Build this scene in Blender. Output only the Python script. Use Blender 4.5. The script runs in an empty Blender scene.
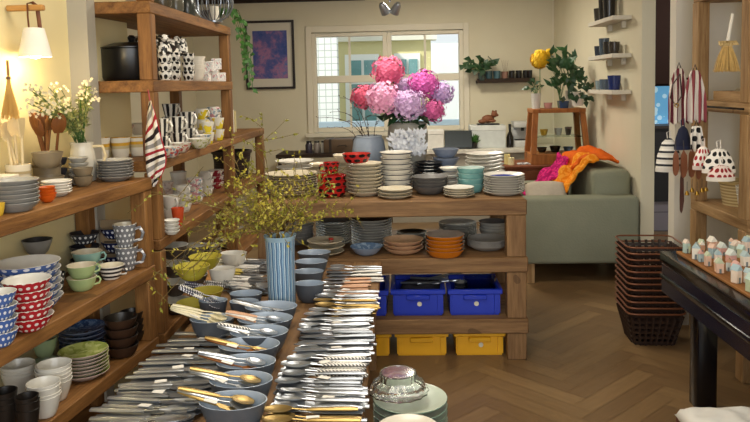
import bpy, bmesh, math, random
from mathutils import Vector, Matrix, noise
random.seed(7)
PI = math.pi
sc = bpy.context.scene
COL = bpy.context.collection
# ------------------------------------------------------------------ camera
F = 720.; PSI = math.radians(2.33); TH = math.radians(4.5); RHO = .022; SH = 68.7; H = 1.6
_d = Vector((-math.sin(PSI)*math.cos(TH), math.cos(PSI)*math.cos(TH), -math.sin(TH)))
_r0 = Vector((math.cos(PSI), math.sin(PSI), 0)); _u0 = _r0.cross(_d)
_c, _s = math.cos(RHO), math.sin(RHO)
_r = _r0*_c - _u0*_s; _u = _r0*_s + _u0*_c
def at(px, py, X=None, Y=None, Z=None):
    v = _d + _r*((px-375)/F) + _u*((211-py-SH)/F)
    t = X/v.x if X is not None else Y/v.y if Y is not None else (Z-H)/v.z
    return Vector((t*v.x, t*v.y, H+t*v.z))
cam = bpy.data.objects.new('camera', bpy.data.cameras.new('camera')); COL.objects.link(cam)
M3 = Matrix((_r, _u, -_d)).transposed()
cam.matrix_world = Matrix.Translation((0, 0, H)) @ M3.to_4x4()
cam.data.sensor_width = 36; cam.data.lens = 36*F/750; cam.data.shift_y = -SH/750; cam.data.clip_start = .05
sc.camera = cam
vs = sc.view_settings
vs.view_transform = 'Standard'; vs.look = 'None'; vs.gamma = 1; vs.use_curve_mapping = False
vs.exposure = 0.0

# ------------------------------------------------------------------ materials
MATS = {}
class NT:
    def __init__(s, name):
        s.m = bpy.data.materials.new(name); s.m.use_nodes = True; s.t = s.m.node_tree
        s.b = s.t.nodes['Principled BSDF']
    def n(s, typ, **kw):
        x = s.t.nodes.new(typ)
        for k, v in kw.items():
            if isinstance(k, str) and hasattr(x, k): setattr(x, k, v)
        return x
    def l(s, a, b): s.t.links.new(a, b)
    def coord(s, kind='Object'): return s.n('ShaderNodeTexCoord').outputs[kind]
    def math(s, op, a, b=None, c=None):
        x = s.n('ShaderNodeMath', operation=op)
        for i, v in enumerate((a, b, c)):
            if v is None: continue
            if isinstance(v, (int, float)): x.inputs[i].default_value = v
            else: s.l(v, x.inputs[i])
        return x.outputs[0]
    def mix(s, fac, a, b):
        x = s.n('ShaderNodeMix', data_type='RGBA')
        for sock, v in ((x.inputs[0], fac), (x.inputs[6], a), (x.inputs[7], b)):
            if isinstance(v, (int, float)): sock.default_value = v
            elif isinstance(v, tuple): sock.default_value = (*v[:3], 1)
            else: s.l(v, sock)
        return x.outputs[2]
    def noise(s, scale, detail=3, vec=None, rough=.5):
        x = s.n('ShaderNodeTexNoise'); x.inputs['Scale'].default_value = scale; x.inputs['Detail'].default_value = detail; x.inputs['Roughness'].default_value = rough
        s.l(vec if vec is not None else s.coord(), x.inputs['Vector']); return x.outputs['Fac']
    def scale(s, vec, v):
        x = s.n('ShaderNodeMapping'); x.inputs['Scale'].default_value = v; s.l(vec, x.inputs['Vector']); return x.outputs[0]
    def fin(s, col, rough=.5, metal=0., bump=None, bs=.3, spec=.5):
        if isinstance(col, tuple): s.b.inputs['Base Color'].default_value = (*col[:3], 1)
        else: s.l(col, s.b.inputs['Base Color'])
        s.b.inputs['Roughness'].default_value = rough; s.b.inputs['Metallic'].default_value = metal
        s.b.inputs['Specular IOR Level'].default_value = spec
        if bump is not None:
            x = s.n('ShaderNodeBump'); x.inputs['Strength'].default_value = bs; x.inputs['Distance'].default_value = .01
            s.l(bump, x.inputs['Height']); s.l(x.outputs[0], s.b.inputs['Normal'])
        return s.m
def hexc(h):
    h = h.lstrip('#'); v = [int(h[i:i+2], 16)/255 for i in (0, 2, 4)]
    return tuple(c/12.92 if c <= .04045 else ((c+.055)/1.055)**2.4 for c in v)
def dim(c, k): return tuple(min(1, x*k) for x in c)
def plain(h, rough=.5, metal=0., var=.12, sc_=18, bump=0., spec=.5):
    key = ('p', h, rough, metal, var, sc_, bump, spec)
    if key not in MATS:
        n = NT('m_' + h.strip('#')); c = hexc(h); f = n.noise(sc_)
        MATS[key] = n.fin(n.mix(f, dim(c, 1-var), dim(c, 1+var)), rough, metal, f if bump else None, bump, spec)
    return MATS[key]
def glaze(h, h2=None, rough=.22, fleck=0.):
    key = ('g', h, h2, rough, fleck)
    if key not in MATS:
        n = NT('m_glaze'); c = hexc(h); c2 = hexc(h2) if h2 else dim(c, .85)
        col = n.mix(n.noise(30, 4), c2, c)
        if fleck:
            f = n.math('GREATER_THAN', n.noise(260, 1), .66); col = n.mix(n.math('MULTIPLY', f, fleck), col, dim(c, .25))
        MATS[key] = n.fin(col, rough)
    return MATS[key]
def wood(h, h2, axis=1, rough=.6, sc_=1.):
    key = ('w', h, h2, axis, rough, sc_)
    if key not in MATS:
        n = NT('m_wood'); v = [14*sc_]*3; v[axis] = 1.1*sc_
        vec = n.scale(n.coord(), v)
        f = n.noise(1.6, 6, vec, .6); g = n.noise(7, 4, vec, .7)
        f2 = n.math('ADD', n.math('MULTIPLY', f, .65), n.math('MULTIPLY', g, .35))
        r = n.n('ShaderNodeMapRange'); r.inputs[1].default_value = .36; r.inputs[2].default_value = .64; n.l(f2, r.inputs[0])
        k = n.math('GREATER_THAN', n.noise(5, 1, n.scale(n.coord(), (1, 1, 1)), .2), .74)
        col = n.mix(n.math('MULTIPLY', k, .5), n.mix(r.outputs[0], hexc(h2), hexc(h)), dim(hexc(h2), .4))
        MATS[key] = n.fin(col, rough, 0, g, .25, .3)
    return MATS[key]
def cyl(n):   # angle (turns) and height of the object's own coordinates
    x = n.n('ShaderNodeSeparateXYZ'); n.l(n.coord(), x.inputs[0])
    return n.math('DIVIDE', n.math('ARCTAN2', x.outputs[1], x.outputs[0]), 2*PI), x.outputs[2], x
def dots(base, dot, nu=16, dz=.028, r=.3, rough=.25, flat=None):
    key = ('d', base, dot, nu, dz, r, flat)
    if key not in MATS:
        n = NT('m_dots')
        if flat:
            x = n.n('ShaderNodeSeparateXYZ'); n.l(n.coord(), x.inputs[0])
            a = n.math('DIVIDE', n.math('ADD', x.outputs[0], n.math('MULTIPLY', x.outputs[1], 1.0)), flat); z = n.math('DIVIDE', x.outputs[2], flat)
        else:
            a, z, _ = cyl(n); a = n.math('MULTIPLY', a, nu); z = n.math('DIVIDE', z, dz)
        row = n.math('FLOOR', z)
        a = n.math('ADD', a, n.math('MULTIPLY', row, .5))
        fu = n.math('SUBTRACT', n.math('FRACT', n.math('ADD', a, 100.)), .5); fv = n.math('SUBTRACT', n.math('FRACT', n.math('ADD', z, 100.)), .5)
        d = n.math('SQRT', n.math('ADD', n.math('MULTIPLY', fu, fu), n.math('MULTIPLY', fv, fv)))
        MATS[key] = n.fin(n.mix(n.math('LESS_THAN', d, r), hexc(base), hexc(dot)), rough)
    return MATS[key]
def stripes(cols, period, axis='z', rough=.5, wob=0.):
    """bands of colour in turn; axis x/y/z along the object's own axis or 'a' round it (period = turns)"""
    key = ('s', tuple(cols), period, axis, rough, wob)
    if key not in MATS:
        n = NT('m_stripes'); a, z, x = cyl(n)
        v = a if axis == 'a' else x.outputs['xyz'.index(axis)]
        if wob: v = n.math('ADD', v, n.math('MULTIPLY', n.noise(14), wob))
        f = n.math('MULTIPLY', n.math('FRACT', n.math('ADD', n.math('DIVIDE', v, period), 50.)), len(cols))
        col = hexc(cols[0])
        for i in range(1, len(cols)):
            col = n.mix(n.math('GREATER_THAN', f, float(i)), col, hexc(cols[i]))
        MATS[key] = n.fin(col, rough)
    return MATS[key]
def blotch(cols, scale=40, rough=.3, thr=.52):
    key = ('b', tuple(cols), scale, rough, thr)
    if key not in MATS:
        n = NT('m_blotch'); col = hexc(cols[0])
        for i, c in enumerate(cols[1:]):
            vec = n.n('ShaderNodeMapping'); vec.inputs['Location'].default_value = (i*3.1, i*1.7, 0); n.l(n.coord(), vec.inputs[0])
            col = n.mix(n.math('GREATER_THAN', n.noise(scale, 2, vec.outputs[0]), thr), col, hexc(c))
        MATS[key] = n.fin(col, rough)
    return MATS[key]
def glass(h='#ffffff', rough=.03, ior=1.45):
    key = ('gl', h, rough, ior)
    if key not in MATS:
        n = NT('m_glass'); n.b.inputs['Transmission Weight'].default_value = 1; n.b.inputs['IOR'].default_value = ior
        MATS[key] = n.fin(hexc(h), rough)
    return MATS[key]
def pane_glass(h='#f4f8f6'):
    key = ('pg', h)
    if key not in MATS:
        n = NT('m_pane'); n.b.inputs['Transmission Weight'].default_value = 1; n.b.inputs['IOR'].default_value = 1.02
        MATS[key] = n.fin(hexc(h), .0)
    return MATS[key]

W_SHELF = lambda ax=1: wood('#986b3a', '#5e3b1b', ax)
W_ISL = lambda ax=0: wood('#96744e', '#65482d', ax)
W_RAW = lambda ax=2: wood('#b8966a', '#7d5c36', ax)
STEEL = plain('#abb0b6', .28, .8, .2, 12)
STEEL2 = plain('#8a8f96', .3, .78, .2, 12)
GOLD = plain('#a98f58', .34, .85, .15, 9)
BRASS = plain('#9a7a38', .3, 1.)
BLACK = plain('#141414', .3)
WHITE = glaze('#e9e6dd', '#ddd9cd')
CREAM = glaze('#e2d9c2', '#d2c6aa', fleck=.4)
LEAF = plain('#3f6b2c', .45, 0, .35, 30)
LEAFD = plain('#27472a', .4, 0, .35, 30)
TERRA = plain('#8a4a2e', .6)

# ------------------------------------------------------------------ mesh helpers
def mesh(name, bm, mats, smooth=True, angle=40):
    bmesh.ops.recalc_face_normals(bm, faces=bm.faces)
    me = bpy.data.meshes.new(name); bm.to_mesh(me); bm.free()
    for m in (mats if isinstance(mats, (list, tuple)) else [mats]): me.materials.append(m)
    if smooth:
        me.shade_smooth()
        me.set_sharp_from_angle(angle=math.radians(angle))
    return me
def link(name, me, parent=None, loc=(0, 0, 0), rot=(0, 0, 0), scale=(1, 1, 1)):
    o = bpy.data.objects.new(name, me); COL.objects.link(o)
    o.location = loc; o.rotation_euler = rot; o.scale = scale
    if parent is not None: o.parent = parent
    return o
def tag(o, label=None, cat=None, group=None, kind=None):
    for k, v in (('label', label), ('category', cat), ('group', group), ('kind', kind)):
        if v: o[k] = v
    return o
def thing(name, label, cat, loc=(0, 0, 0), rz=0., group=None, rot=None):
    o = bpy.data.objects.new(name, None); COL.objects.link(o); o.empty_display_size = .05
    o.location = loc; o.rotation_euler = rot or (0, 0, rz)
    return tag(o, label, cat, group)
def copy_tree(o, loc=None, rot=None, label=None, group=None, parent=None):
    c = o.copy(); COL.objects.link(c); c.parent = parent
    if loc is not None: c.location = loc
    if rot is not None: c.rotation_euler = rot
    if label: c['label'] = label
    if group: c['group'] = group
    for ch in list(o.children): copy_tree(ch, parent=c)
    return c
def add_box(bm, x0, x1, y0, y1, z0, z1, bev=0., seg=1, mi=0):
    r = bmesh.ops.create_cube(bm, size=1)['verts']
    for v in r: v.co = Vector(((x0+x1)/2 + v.co.x*(x1-x0), (y0+y1)/2 + v.co.y*(y1-y0), (z0+z1)/2 + v.co.z*(z1-z0)))
    fs = {f for v in r for f in v.link_faces}
    for f in fs: f.material_index = mi
    if bev:
        es = {e for v in r for e in v.link_edges}
        q = bmesh.ops.bevel(bm, geom=list(es), offset=bev, segments=seg, profile=.5, affect='EDGES')
        for f in q['faces']: f.material_index = mi
def boxes(name, bl, mats, bev=0., seg=1):
    bm = bmesh.new()
    for b in bl: add_box(bm, *b[:6], bev=bev, seg=seg, mi=b[6] if len(b) > 6 else 0)
    return mesh(name, bm, mats)
def add_lathe(bm, prof, seg=28, inner=None, sx=1., sy=1., off=(0, 0, 0), closed=False, ripple=None, mi=0):
    rings = []
    for r, z in prof:
        if r < 1e-5: rings.append([bm.verts.new((off[0], off[1], off[2]+z))])
        else:
            ring = []
            for i in range(seg):
                a = 2*PI*i/seg; k = 1 if ripple is None else 1 + ripple[0]*math.cos(a*ripple[1])
                ring.append(bm.verts.new((off[0]+r*k*math.cos(a)*sx, off[1]+r*k*math.sin(a)*sy, off[2]+z)))
            rings.append(ring)
    for j in range(len(rings)-1):
        A, B = rings[j], rings[j+1]; m = mi + (1 if inner is not None and j >= inner else 0)
        for i in range(seg):
            k = (i+1) % seg
            if len(A) == 1 and len(B) == 1: continue
            if len(A) == 1: f = bm.faces.new((A[0], B[i], B[k]))
            elif len(B) == 1: f = bm.faces.new((A[i], A[k], B[0]))
            else: f = bm.faces.new((A[i], A[k], B[k], B[i]))
            f.material_index = m
def lathe(name, prof, mats, seg=28, inner=None, sx=1., sy=1., ripple=None):
    bm = bmesh.new(); add_lathe(bm, prof, seg, inner, sx, sy, ripple=ripple); return mesh(name, bm, mats)
def add_tube(bm, pts, rad, seg=7, mi=0, flat=1.):
    pts = [Vector(p) for p in pts]; n = len(pts)
    rad = rad if isinstance(rad, (list, tuple)) else [rad]*n
    up = None; rings = []
    for i, p in enumerate(pts):
        t = (pts[min(i+1, n-1)] - pts[max(i-1, 0)]).normalized()
        if up is None: up = t.orthogonal().normalized() if abs(t.z) > .9 else Vector((0, 0, 1))
        s = t.cross(up).normalized(); up = s.cross(t).normalized()
        rings.append([bm.verts.new(p + (s*math.cos(2*PI*k/seg) + up*math.sin(2*PI*k/seg)*flat)*rad[i]) for k in range(seg)])
    for a, b in zip(rings, rings[1:]):
        for k in range(seg):
            f = bm.faces.new((a[k], a[(k+1) % seg], b[(k+1) % seg], b[k])); f.material_index = mi
    for r in (rings[0], rings[-1]):
        f = bm.faces.new(r); f.material_index = mi
def tube(name, pts, rad, mats, seg=7, flat=1.):
    bm = bmesh.new(); add_tube(bm, pts, rad, seg, flat=flat); return mesh(name, bm, mats)
def bez(a, b, c, n=8):
    a, b, c = Vector(a), Vector(b), Vector(c)
    return [a*(1-t)**2 + b*2*t*(1-t) + c*t*t for t in [i/(n-1) for i in range(n)]]
def add_leaf(bm, base, direc, nrm, L, w, mi=0, bend=.15):
    d = Vector(direc).normalized(); s = d.cross(Vector(nrm)); s = (s if s.length > 1e-3 else d.orthogonal()).normalized(); n = s.cross(d)
    b = Vector(base)
    A = bm.verts.new(b); T = bm.verts.new(b + d*L - n*bend*L)
    m1 = bm.verts.new(b + d*L*.5 + n*.02*L)
    l1 = bm.verts.new(b + d*L*.4 + s*w*.5 + n*.1*w); r1 = bm.verts.new(b + d*L*.4 - s*w*.5 + n*.1*w)
    for f in ((A, m1, l1), (A, r1, m1), (l1, m1, T), (m1, r1, T)): bm.faces.new(f).material_index = mi
def rnd_dir():
    while True:
        v = Vector((random.uniform(-1, 1), random.uniform(-1, 1), random.uniform(-1, 1)))
        if .05 < v.length < 1: return v.normalized()
def struct(name, bl, mat, bev=0.):
    return tag(link(name, boxes(name, bl, mat, bev)), kind='structure')

# ------------------------------------------------------------------ room shell
n = NT('m_wall'); f = n.noise(3, 4); MWALL = n.fin(n.mix(f, hexc('#d6cdb3'), hexc('#e1dac3')), .85, 0, n.noise(60), .08, .2)
n = NT('m_wall_yellow'); f = n.noise(3, 4); MWALLY = n.fin(n.mix(f, hexc('#e2d3a0'), hexc('#ead9a8')), .85, 0, n.noise(60), .08, .2)
MPIER = plain('#a9a394', .8, 0, .05, 4)
MWHITE = plain('#d8d2c4', .75, 0, .05, 4)
MTRIM = plain('#e2dac6', .6, 0, .05, 5)
MDARKW = wood('#3a2a1e', '#21160f', 0)

# herringbone floor
def herring():
    W, L = .105, .63; bm = bmesh.new(); lay = bm.loops.layers.color.new('tone'); uvl = bm.loops.layers.uv.new('uv')
    cs = math.cos(PI/4)
    def plank(x0, y0, x1, y1, horiz):
        cx, cy = (x0+x1)/2, (y0+y1)/2; wx, wy = (cx-cy)*cs, (cx+cy)*cs
        if not (-3.3 < wx < 4.4 and -1.6 < wy < 9.6): return
        t = random.random(); g = .0012
        vs_ = [bm.verts.new(((x-y)*cs, (x+y)*cs, 0)) for x, y in ((x0+g, y0+g), (x1-g, y0+g), (x1-g, y1-g), (x0+g, y1-g))]
        fc = bm.faces.new(vs_); o = random.random()*20
        for lp, (x, y) in zip(fc.loops, ((0, 0), (1, 0), (1, 1), (0, 1))):
            lp[lay] = (t, t, t, 1)
            lp[uvl].uv = ((x*(x1-x0), y*(y1-y0)) if horiz else (y*(y1-y0), x*(x1-x0)))
            lp[uvl].uv.x += o; lp[uvl].uv.y += o*3
    for k in range(-160, 220):
        for m in range(-14, 14):
            ox, oy = k*W + m*L, k*W - m*L
            plank(ox, oy, ox+L, oy+W, True); plank(ox+L, oy+W-L, ox+L+W, oy+W, False)
    add_box(bm, -3.4, 4.5, -1.7, 9.7, -.06, -.0015)
    n = NT('m_floor'); a = n.n('ShaderNodeAttribute'); a.attribute_name = 'tone'
    uv = n.n('ShaderNodeUVMap'); uv.uv_map = 'uv'
    f = n.noise(1., 6, n.scale(uv.outputs[0], (3.5, 40, 1)), .65)
    base = n.mix(a.outputs['Fac'], hexc('#7b6143'), hexc('#977a54'))
    return mesh('floor', bm, n.fin(n.mix(n.math('MULTIPLY', f, .7), base, hexc('#624a2e')), .36, 0, f, .05, .4), False)
tag(link('floor', herring()), kind='structure')
struct('ceiling', [(-3.4, 4.5, -1.7, 9.3, 2.76, 2.84)], plain('#cfc6ae', .9, 0, .04, 3))
# back wall around its window opening
wx0, wx1, wz0, wz1 = -1.13, .75, 1.02, 2.27
struct('wall_back', [(-2.75, wx0, 9, 9.14, 0, 2.76), (wx1, 2.02, 9, 9.14, 0, 2.76), (wx0, wx1, 9, 9.14, 0, wz0), (wx0, wx1, 9, 9.14, wz1, 2.76)], MWALL)
struct('wall_left', [(-2.75, -2.62, 3.7, 9, 0, 2.76)], MWALL)
NEAR = math.atan(.11)
wl = struct('wall_left_shop', [(-.48, -.352, -4.4, .52, 0, 2.76)], MWALLY); wl.location = (-1.141, 3.185, 0); wl.rotation_euler = (0, 0, -NEAR)
pB = at(90, 80, Y=3.195)
struct('wall_left_pier', [(-2.75, pB.x, 3.195, 3.283, 0, 2.76)], MPIER)
struct('wall_right_alcove', [(1.86, 1.965, 5.72, 9, 0, 2.76)], MWALL)
struct('wall_right_pier', [(1.728, 2.3, 4.66, 4.76, 0, 2.76)], MWHITE)
struct('wall_right_shop', [(2.2, 2.32, -1.6, 4.64, 0, 2.76)], MWALL)
struct('wall_side_room', [(1.966, 4.4, 8.0, 8.12, 0, 2.76), (4.3, 4.4, 4.78, 8.0, 0, 2.76)], plain('#8b8578', .8))
struct('trim_1', [(-2.6, -.45, 8.93, 9, 2.655, 2.76)], MDARKW)
struct('trim_2', [(1.845, 1.86, 8.985, 9.0, 0, 2.76)], MTRIM)
struct('baseboard_back', [(-2.6, 1.86, 8.98, 9, 0, .1)], MTRIM)
struct('baseboard_alcove', [(1.84, 1.86, 5.75, 8.98, 0, .1)], MTRIM)
# two sash windows side by side
def window(nm, x0, x1, lab):
    w = tag(thing(nm, None, None, (0, 0, 0)), kind='structure'); z0, z1 = wz0+.01, wz1-.01; fr = .055
    mid = z0 + (z1-z0)*.535
    bl = [(x0, x0+fr, 8.985, 9.08, z0, z1), (x1-fr, x1, 8.985, 9.08, z0, z1), (x0+fr, x1-fr, 8.985, 9.08, z0, z0+fr), (x0+fr, x1-fr, 8.985, 9.08, z1-fr*.8, z1),
          (x0+fr, x1-fr, 8.99, 9.07, mid-.045, mid+.045)]
    link('window_frame', boxes('wf', bl, MTRIM, .006), w)
    xm = (x0+x1)/2
    link('muntin', boxes('mu', [(xm-.014, xm+.014, 9.01, 9.05, mid+.045, z1-fr*.8), (xm-.012, xm+.012, 9.012, 9.048, z0+fr, mid-.045)], MTRIM), w)
    link('pane', boxes('pn', [(x0+fr, x1-fr, 9.028, 9.032, z0+fr, z1-fr)], pane_glass()), w)
window('window_1', wx0, -.19, ''); window('window_2', -.19, wx1, '')
struct('trim_3', [(wx0-.07, wx0, 8.975, 9, wz0-.09, wz1+.08), (wx1, wx1+.07, 8.975, 9, wz0-.09, wz1+.08), (wx0, wx1, 8.975, 9, wz1, wz1+.08), (wx0-.1, wx1+.1, 8.93, 9, wz0-.05, wz0)], MTRIM, .004)

# ------------------------------------------------------------------ outside
def outside():
    st = lambda h: plain(h, .8, 0, .04, 3)
    g = thing('neighbour_house', 'yellow rendered house with white framed windows across the yard', 'building', (0, 13, 0))
    x0 = at(336, 60, Y=13).x; x1 = at(431, 60, Y=13).x
    link('facade', boxes('facade', [(x0, x1, 0, .3, 0, at(380, 41, Y=13).z), (x0-.1, x1+.1, -.12, .3, at(380, 41, Y=13).z, at(380, 36, Y=13).z, 1)], [st('#d9cf9a'), st('#e6e2d0')]), g)
    for a, b in ((345, 379), (394, 420)):
        xa = at(a, 60, Y=13).x; xb = at(b, 60, Y=13).x; zt = at(380, 54, Y=13).z; zb = at(380, 82 if a < 390 else 120, Y=13).z
        if a < 390: zb = at(360, 150, Y=13).z
        w = link('window', boxes('w', [(xa, xb, -.05, -.01, zb, zt)], st('#f0f0ea')), g)
        zt2 = at(380, 60, Y=13).z; zb2 = at(380, 77, Y=13).z
        for q in range(2):
            xq = xa + (xb-xa)*(.14 + q*.42)
            link('pane', boxes('p', [(xq, xq+(xb-xa)*.34, -.07, -.051, zb2, zt2)], plain('#5f8f90', .15)), w)
            link('pane', boxes('p', [(xq, xq+(xb-xa)*.34, -.07, -.051, zb2-.9, zb2-.12)], plain('#6f9896', .15)), w)
    xs = at(312, 60, Y=12.2).x; xe = at(337, 60, Y=12.2).x
    n = NT('m_grid'); x = n.n('ShaderNodeSeparateXYZ'); n.l(n.coord(), x.inputs[0])
    fx = n.math('LESS_THAN', n.math('FRACT', n.math('ADD', n.math('DIVIDE', x.outputs[0], .11), 50)), .12); fz = n.math('LESS_THAN', n.math('FRACT', n.math('ADD', n.math('DIVIDE', x.outputs[2], .11), 50)), .12)
    mt = n.fin(n.mix(n.math('MAXIMUM', fx, fz), hexc('#f2f3ee'), hexc('#b9beb8')), .7)
    tag(link('tiled_garage', boxes('tg', [(xs-1, xe, 12.2, 12.5, 0, 3.2)], mt)), 'white tiled outbuilding with a square grid facade beside the yellow house', 'building')
    tag(link('garden_wall', boxes('gw', [(-3, 1.5, 11.5, 11.7, 0, at(340, 122, Y=11.5).z)], st('#9fb0bd'))), 'low blue grey garden wall below the neighbouring house', 'wall')
    x2 = at(432, 60, Y=12.6).x
    tag(link('white_building', boxes('wb', [(x2, x2+2, 12.6, 12.9, 0, at(440, 43, Y=12.6).z)], st('#f3f4f2'))), 'plain white building beyond the yellow house, seen through the window by the hydrangeas', 'building')
    tag(link('yard', boxes('yard', [(-9, 9, 9.2, 26, -.1, -.02)], plain('#8d8f8c', .9))), kind='structure')
outside()

# ------------------------------------------------------------------ furniture
N1, N2, N3 = 1.21, .81, .475
F0, F1, F2, F3, F4 = 2.01, 1.648, 1.272, .9, .45
I0, I1, I2 = .938, .605, .246
TZ = .60
u = thing('wall_shelf_unit', 'rough timber shelf unit full of tableware under the wall lamp', 'shelf', (-1.141, 3.185, 0), -NEAR)
for z in (N1, N2, N3, .16):
    link('shelf', boxes('sh', [(-.345, 0, -1.84, .0, z-.055, z)], W_SHELF(1), .004), u)
for x, y in ((-.075, -.07), (-.345, -.07), (-.075, -1.84), (-.345, -1.84)):
    zz = (0, .105, .16, .42, .475, .755, .81, 1.155)
    link('post', boxes('po', [(x, x+.07, y, y+.07, a, b) for a, b in ((0, .105), (.16, N3-.055), (N3, N2-.055), (N2, N1-.055))], W_SHELF(2), .004), u)
u = thing('tall_shelf_unit', 'tall open timber shelf unit with cow print mugs and a hanging tea towel', 'shelf', (0, 0, 0))
for z in (F0, F1):
    link('shelf', boxes('sh', [(-1.56, -1.15, 3.287, 4.84, z-.055, z)], W_SHELF(1), .004), u)
for z in (F2, F3, F4):
    link('shelf', boxes('sh', [(-1.56, -1.15, 3.287, 5.88, z-.05, z)], W_SHELF(1), .004), u)
def segs(zs, top):
    out = []; b = 0
    for z in zs: out.append((b, z-.055)); b = z
    if top > b: out.append((b, top))
    return out
for x in (-1.215, -1.56):
    for y, zs, top in ((3.29, (F4, F3, F2, F1, F0), 2.4), (4.76, (F4, F3, F2, F1, F0), F0), (5.8, (F4, F3, F2), F2)):
        link('post', boxes('po', [(x, x+.063, y, y+.07, a, b) for a, b in segs(zs, top)], W_SHELF(2), .004), u)
# island
u = thing('display_island', 'low timber display island stacked with crockery above blue and yellow crates', 'shelf', (0, 0, 0))
IX0, IX1, IY0, IY1 = -.86, .69, 4.08, 4.92
link('top_board', boxes('tb', [(IX0, IX1, IY0, IY1, I0-.092, I0)], W_ISL(0), .006), u)
for z in (I1, I2):
    link('shelf', boxes('sh', [(IX0, IX1+.005, IY0-.006, IY1, z-.088, z)], W_ISL(0), .006), u)
for x in (IX0, IX1-.115):
    for y in (IY0+.004, IY1-.1):
        link('post', boxes('po', [(x, x+.11, y, y+.09, a, b) for a, b in ((0, I2-.088), (I2, I1-.088), (I1, I0-.092))], W_ISL(2), .004), u)
# cutlery table
TX0, TX1, TY0, TY1 = -.935, -.14, 1.75, 4.04
u = thing('cutlery_table', 'long low wooden table covered with cutlery bundles and grey bowls', 'table', (0, 0, 0))
link('table_top', boxes('tt', [(TX0, TX1, TY0, TY1, TZ-.04, TZ)], W_ISL(1), .005), u)
link('apron', boxes('ap', [(TX0+.05, TX1-.05, TY0+.05, TY1-.05, TZ-.12, TZ-.041)], W_ISL(1)), u)
for x in (TX0+.04, TX1-.1):
    for y in (TY0+.04, TY1-.1):
        link('leg', boxes('lg', [(x, x+.06, y, y+.06, 0, TZ-.121)], W_ISL(2)), u)
# sofa
n = NT('m_sofa'); f = n.noise(90, 3); MSOFA = n.fin(n.mix(n.noise(6, 3), hexc('#8d8e7a'), hexc('#7f826f')), .9, 0, f, .25, .2)
u = thing('sofa', 'grey green fabric sofa with an orange throw, standing behind the display island', 'sofa', (0, 0, 0))
SX0, SX1, SY0, SY1 = .93, 1.835, 5.66, 6.76
link('arm', boxes('a', [(SX0, SX1, SY0, SY0+.2, .155, .685)], MSOFA, .03, 3), u)
link('arm', boxes('a', [(SX0, 1.46, SY1-.2, SY1, .155, .685)], MSOFA, .03, 3), u)
link('backrest', boxes('b', [(1.52, SX1, SY0+.202, SY1, .36, .872)], MSOFA, .05, 4), u)
link('seat_base', boxes('s', [(SX0+.02, 1.82, SY0+.2, SY1-.2, .16, .32)], MSOFA, .01), u)
link('seat_cushion', boxes('s', [(SX0, 1.52, SY0+.205, SY1-.205, .32, .47)], MSOFA, .04, 3), u)
for x in (SX0+.03, SX1-.09):
    for y in (SY0+.03, SY1-.09): link('leg', boxes('l', [(x, x+.06, y, y+.06, 0, .158)], W_RAW(2)), u)
# throws
def drape(name, path, y0, y1, mat, amp, seed, nu=26, nv=22, th=.02):
    bm = bmesh.new(); pts = [Vector((p[0], 0, p[1])) for p in path]; cum = [0]
    for a, b in zip(pts, pts[1:]): cum.append(cum[-1] + (b-a).length)
    def ev(t):
        s = t*cum[-1]
        for i in range(len(pts)-1):
            if s <= cum[i+1] + 1e-9: return pts[i].lerp(pts[i+1], (s-cum[i])/(cum[i+1]-cum[i]))
        return pts[-1]
    g = [[None]*nv for _ in range(nu)]
    for i in range(nu):
        for j in range(nv):
            p = ev(i/(nu-1)); y = y0 + (y1-y0)*j/(nv-1)
            w = noise.noise(Vector((p.x*9+seed, y*9, p.z*9)))*amp + abs(noise.noise(Vector((p.x*5, y*14+seed, p.z*3))))*amp
            y += noise.noise(Vector((i*.2, seed, j*.05)))*.05
            g[i][j] = bm.verts.new((p.x - w*.6, y, p.z + abs(w)))
    for i in range(nu-1):
        for j in range(nv-1): bm.faces.new((g[i][j], g[i+1][j], g[i+1][j+1], g[i][j+1]))
    me = mesh(name, bm, mat, True, 180)
    return me
def cloth(o, th, sub=1):
    m = o.modifiers.new('s', 'SOLIDIFY'); m.thickness = th; m.offset = 0
    m = o.modifiers.new('b', 'SUBSURF'); m.levels = sub; m.render_levels = sub
n = NT('m_throw'); MORANGE = n.fin(n.mix(n.noise(25), hexc('#d2521c'), hexc('#ee7a2a')), .95, 0, n.noise(160), .5, .1)
n = NT('m_knit'); f = n.noise(34, 2); MKNIT = n.fin(n.mix(n.math('GREATER_THAN', f, .52), hexc('#a81f63'), hexc('#d8327c')), .95, 0, f, .8, .1)
n = NT('m_knit2'); f = n.noise(34, 2); MKNIT2 = n.fin(n.mix(n.math('GREATER_THAN', f, .52), hexc('#e8871e'), hexc('#f3a53c')), .95, 0, f, .8, .1)
o = tag(link('throw_blanket', drape('t', [(1.80, .905), (1.70, .94), (1.58, .945), (1.48, .93), (1.43, .82)], 6.05, 6.7, MORANGE, .075, 1)), 'orange wool throw draped over the sofa backrest', 'blanket'); cloth(o, .025)
o = tag(link('throw_blanket', drape('t', [(1.44, .91), (1.37, .82), (1.29, .72), (1.2, .63), (1.08, .57)], 6.28, 6.68, MKNIT, .07, 5)), 'magenta chunky knit throw heaped on the sofa beside the orange one', 'blanket'); cloth(o, .025)
o = tag(link('throw_blanket', drape('t', [(1.62, .93), (1.5, .91), (1.42, .80), (1.32, .66), (1.18, .58)], 5.98, 6.32, MKNIT2, .075, 9)), 'amber chunky knit throw lying over the sofa seat in front of the magenta one', 'blanket'); cloth(o, .025)
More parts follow.
